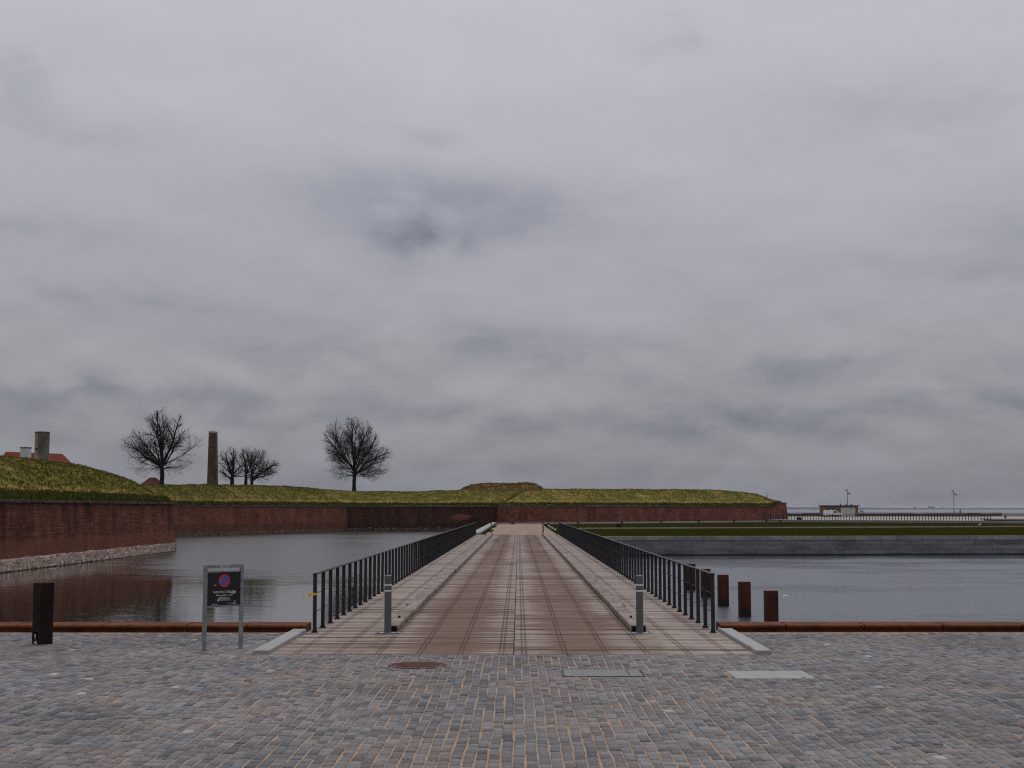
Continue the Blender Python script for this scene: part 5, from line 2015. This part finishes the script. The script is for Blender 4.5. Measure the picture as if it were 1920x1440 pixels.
def tree(base, crown, trunk_r, fork, limbs, seed, label, group, droop=0.0, gaps=(0.55, 0.42, 0.30, 0.24), depth=0.85, lift=0.012, min_r=0.0068, auto=0, amax=100):
    """limbs: (angle from vertical, depth angle, start height); each limb reaches to the crown outline"""
    rt = random.Random(seed)
    Zs, Ls, Rs = [list(q) for q in np.array(crown, float).T]
    H = Zs[-1]
    nz = len(Zs)

    def inside(p, slack):
        z = p.z
        if z < Zs[0] * 0.9 or z > H * slack:
            return False
        k = 0
        while k < nz - 2 and Zs[k + 1] < z:
            k += 1
        t = min(1.0, max(0.0, (z - Zs[k]) / (Zs[k + 1] - Zs[k])))
        l, r_ = Ls[k] + (Ls[k + 1] - Ls[k]) * t, Rs[k] + (Rs[k + 1] - Rs[k]) * t
        c, a = (l + r_) / 2, (r_ - l) / 2 * slack
        q = (p.x - c) / max(a, .05)
        w = p.y / max(a * depth, .05)
        return q * q + w * w < 1.0

    segs = {0: [], 1: [], 2: [], 3: [], 4: []}

    def branch(p, d, L, r0, lev, slack):
        sl = (0.5, 0.42, 0.3, 0.22, 0.2)[lev]
        n = max(2, min(16, int(L / sl)))
        step = L / n
        pts, rad = [p], [r0]
        cur, dr = p, d
        wig = (0.085, 0.13, 0.19, 0.24, 0.26)[lev]
        for k in range(n):
            up = (lift, lift * 0.8, 0.02, 0.01, 0.0)[lev]
            if droop and cur.z < H * 0.5:
                up -= droop * (0.3, 0.8, 1.5, 1.7, 1.5)[lev] * (1 - cur.z / (H * 0.55))
            dr = (dr + Vector((rt.gauss(0, wig), rt.gauss(0, wig), rt.gauss(0, wig) + up))).normalized()
            nx = cur + dr * step
            if k >= 1 and not inside(nx, slack):
                break
            cur = nx
            pts.append(cur)
            rad.append(max(min_r * 0.6, r0 * (1 - 0.80 * (k + 1) / n)))
        for k in range(len(pts) - 1):
            segs[lev].append((pts[k], pts[k + 1], rad[k], rad[k + 1]))
        if lev >= 4:
            return
        real = step * (len(pts) - 1)
        m = int(real / gaps[lev] + rt.random())
        for k in range(m):
            t0 = 0.20 if lev == 0 else 0.12
            t = t0 + (1.0 - t0) * (k + rt.random()) / m
            f = min(t, 0.999) * (len(pts) - 1)
            i = int(f)
            q = pts[i].lerp(pts[i + 1], f - i)
            rb = rad[i] + (rad[i + 1] - rad[i]) * (f - i)
            ax = (pts[i + 1] - pts[i]).normalized()
            perp = ax.cross(Vector((rt.gauss(0, 1), rt.gauss(0, 1), rt.gauss(0, 1)))).normalized()
            an = R(rt.uniform(26, 56))
            nd = ax * math.cos(an) + perp * math.sin(an)
            nd = (nd + Vector((0, 0, 0.10 if lev < 2 else 0.04))).normalized()
            cl = L * rt.uniform(0.30, 0.55) * (1.12 - 0.62 * t)
            lo, hi = ((1.0, 4.5), (0.6, 2.2), (0.40, 1.2), (0.25, 0.7))[lev]
            cl = max(lo, min(hi, cl))
            branch(q, nd, cl, max(min_r, min(rb * 0.66, r0 * 0.40)), lev + 1, rt.uniform(0.90, 1.08))

    n = 6
    prev, pr = Vector((0, 0, -0.5)), trunk_r * 1.3
    limbs = list(limbs)
    for k in range(auto):
        q = (k + 0.5) / auto
        th = math.degrees(math.acos(1 - q * (1 - math.cos(R(amax))))) + rt.uniform(-4, 4)
        h0 = fork * rt.uniform(0.92, 1.0) + max(0.0, (1 - th / 75.0)) * rt.uniform(0.0, 0.30)
        limbs.append((th, k * 137.5 + rt.uniform(-15, 15), h0, 0.42 - 0.27 * min(1, th / 95.0)))
    top = H * max(fork, max(q[2] for q in limbs))
    for k in range(1, n + 1):
        q = Vector((rt.gauss(0, .02), rt.gauss(0, .02), top * k / n))
        rr_ = trunk_r * (1.0 - 0.15 * k / n) if top * k / n <= H * fork * 1.05 else trunk_r * 0.62
        segs[0].append((prev, q, pr, rr_))
        prev, pr = q, rr_
    for ang, dep, h0, th in limbs:
        p = Vector((0, 0, H * h0))
        d = Vector((math.sin(R(ang)) * math.cos(R(dep)), math.sin(R(ang)) * math.sin(R(dep)), math.cos(R(ang))))
        L = 0.6
        while inside(p + d * (L + 0.2) + Vector((0, 0, 0.04 * L)), 1.0) and L < H:
            L += 0.2
        branch(p, d, max(L * rt.uniform(0.94, 1.06), 0.18 * H), trunk_r * th, 0, rt.uniform(0.96, 1.04))
    o = empty('bare_tree', base)
    tag(o, label, 'tree', group)
    for nm, levs, mt in (('trunk', (0, 1), 'bark'), ('crown', (2, 3, 4), 'twig')):
        parts = []
        for lv in levs:
            if segs[lv]:
                A, B, ra, rb = zip(*segs[lv])
                parts.append(tubes([tuple(v) for v in A], [tuple(v) for v in B], ra, rb, (8, 5, 4, 3, 3)[lv]))
        V, Fq = merge(parts)
        link(bpy.data.objects.new(nm, np_mesh(nm, V, Fq, MATS[mt])), o)
    return sum(len(q) for q in segs.values())


GT = 'bare trees on the fortress'
TOT = []
# tall tree at the left
Y = 200.0
s = Y / F
TOT.append(tree(at(303, 916, Y), np.array([(10, -16, 14), (18, -40, 30), (34, -60, 50), (56, -68, 60), (80, -76, 72), (92, -80, 76), (100, -60, 58), (122, -46, 44), (138, -30, 36), (148, -14, 26), (156, 0, 14)]) * s * np.array([1, 1.06, 1.06]),
            4.3 * s, .25, [(-2, 40, .28, .58), (9, -70, .27, .60), (-15, 170, .25, .52), (-50, 4, .24, .46), (52, 176, .25, .42), (-33, 20, .26, .4), (30, 10, .26, .4)],
            5, 'tall bare tree with drooping lower twigs beside the hut at the left', GT, droop=0.05, gaps=(0.47, 0.37, 0.27, 0.23), auto=20, amax=112))
# tree standing alone in the middle
Y = 246.0
s = Y / F
TOT.append(tree(at(664, 921.5, Y), np.array([(13, -12, 24), (18, -34, 40), (30, -50, 56), (46, -56, 66), (58, -62, 74), (70, -56, 70), (80, -54, 66), (86, -54, 50), (104, -56, 42), (120, -52, 34), (132, -42, 22), (141, -28, 8)]) * s * np.array([1.01, 1.08, 1.08]),
            3.5 * s, .22, [(-9, 10, .34, .56), (-22, 6, .24, .5), (7, 20, .36, .5), (-16, 176, .22, .46), (56, 4, .22, .50), (-32, 10, .24, .4), (28, 6, .30, .4)],
            8, 'bare tree with a dense rounded crown standing alone in the middle', GT, droop=0.02, gaps=(0.45, 0.36, 0.27, 0.23), auto=30, amax=104))
# clump of three by the chimney
Y = 238.0
s = Y / F
for px, limbs, seed, lab, envp, tr, au in (
        (435, [(-20, 5, .3, .6), (14, 10, .3, .6), (-62, 5, .18, .44)], 3, 'leftmost bare tree of the clump right of the brick chimney',
         [(5, -32, 8), (16, -32, 22), (40, -30, 30), (56, -28, 30), (64, -24, 30), (73, -10, 24)], 4.0, 15),
        (461, [(-8, 5, .3, .6), (18, 10, .3, .5)], 4, 'middle bare tree of the clump right of the brick chimney',
         [(8, -24, 22), (20, -28, 30), (40, -30, 36), (56, -30, 38), (66, -22, 32), (76, -8, 16)], 3.2, 15),
        (472, [(-6, 5, .26, .6), (63, 3, .14, .70), (26, 8, .26, .5), (74, 6, .20, .36), (50, 10, .18, .45), (68, -14, .16, .4)], 6, 'rightmost bare tree of the clump, with a long low limb to the right',
         [(3, -6, 54), (10, -12, 57), (26, -16, 61), (34, -18, 61), (42, -20, 56), (48, -22, 46), (56, -24, 42), (64, -22, 34), (76, -6, 16)], 3.0, 15)):
    TOT.append(tree(at(px, 912, Y), np.array(envp) * s * np.array([1, 1.06, 1.06]), tr * s, .24, limbs, seed, lab, GT, gaps=(0.42, 0.34, 0.27, 0.23), lift=0.01, auto=au, amax=98))
    Y += 2.5
print('tree segments', TOT)

# ------------------------------------------------------------------ haze over the sea
def m_haze():
    m = bpy.data.materials.new('haze')
    m.use_nodes = True
    g = NT(m.node_tree)
    v = g.n('ShaderNodeVolumePrincipled')
    v.inputs['Color'].default_value = (0.80, 0.87, 1.0, 1)
    v.inputs['Density'].default_value = 0.00005
    v.inputs['Anisotropy'].default_value = 0.0
    out = g.n('ShaderNodeOutputMaterial')
    g.put(out.inputs['Volume'], v.outputs[0])
    return m


hz = MB().box(-16000, 16000, -60, 16500, WZ - 6, 24.0).build('haze', m_haze())
hz['kind'] = 'stuff'
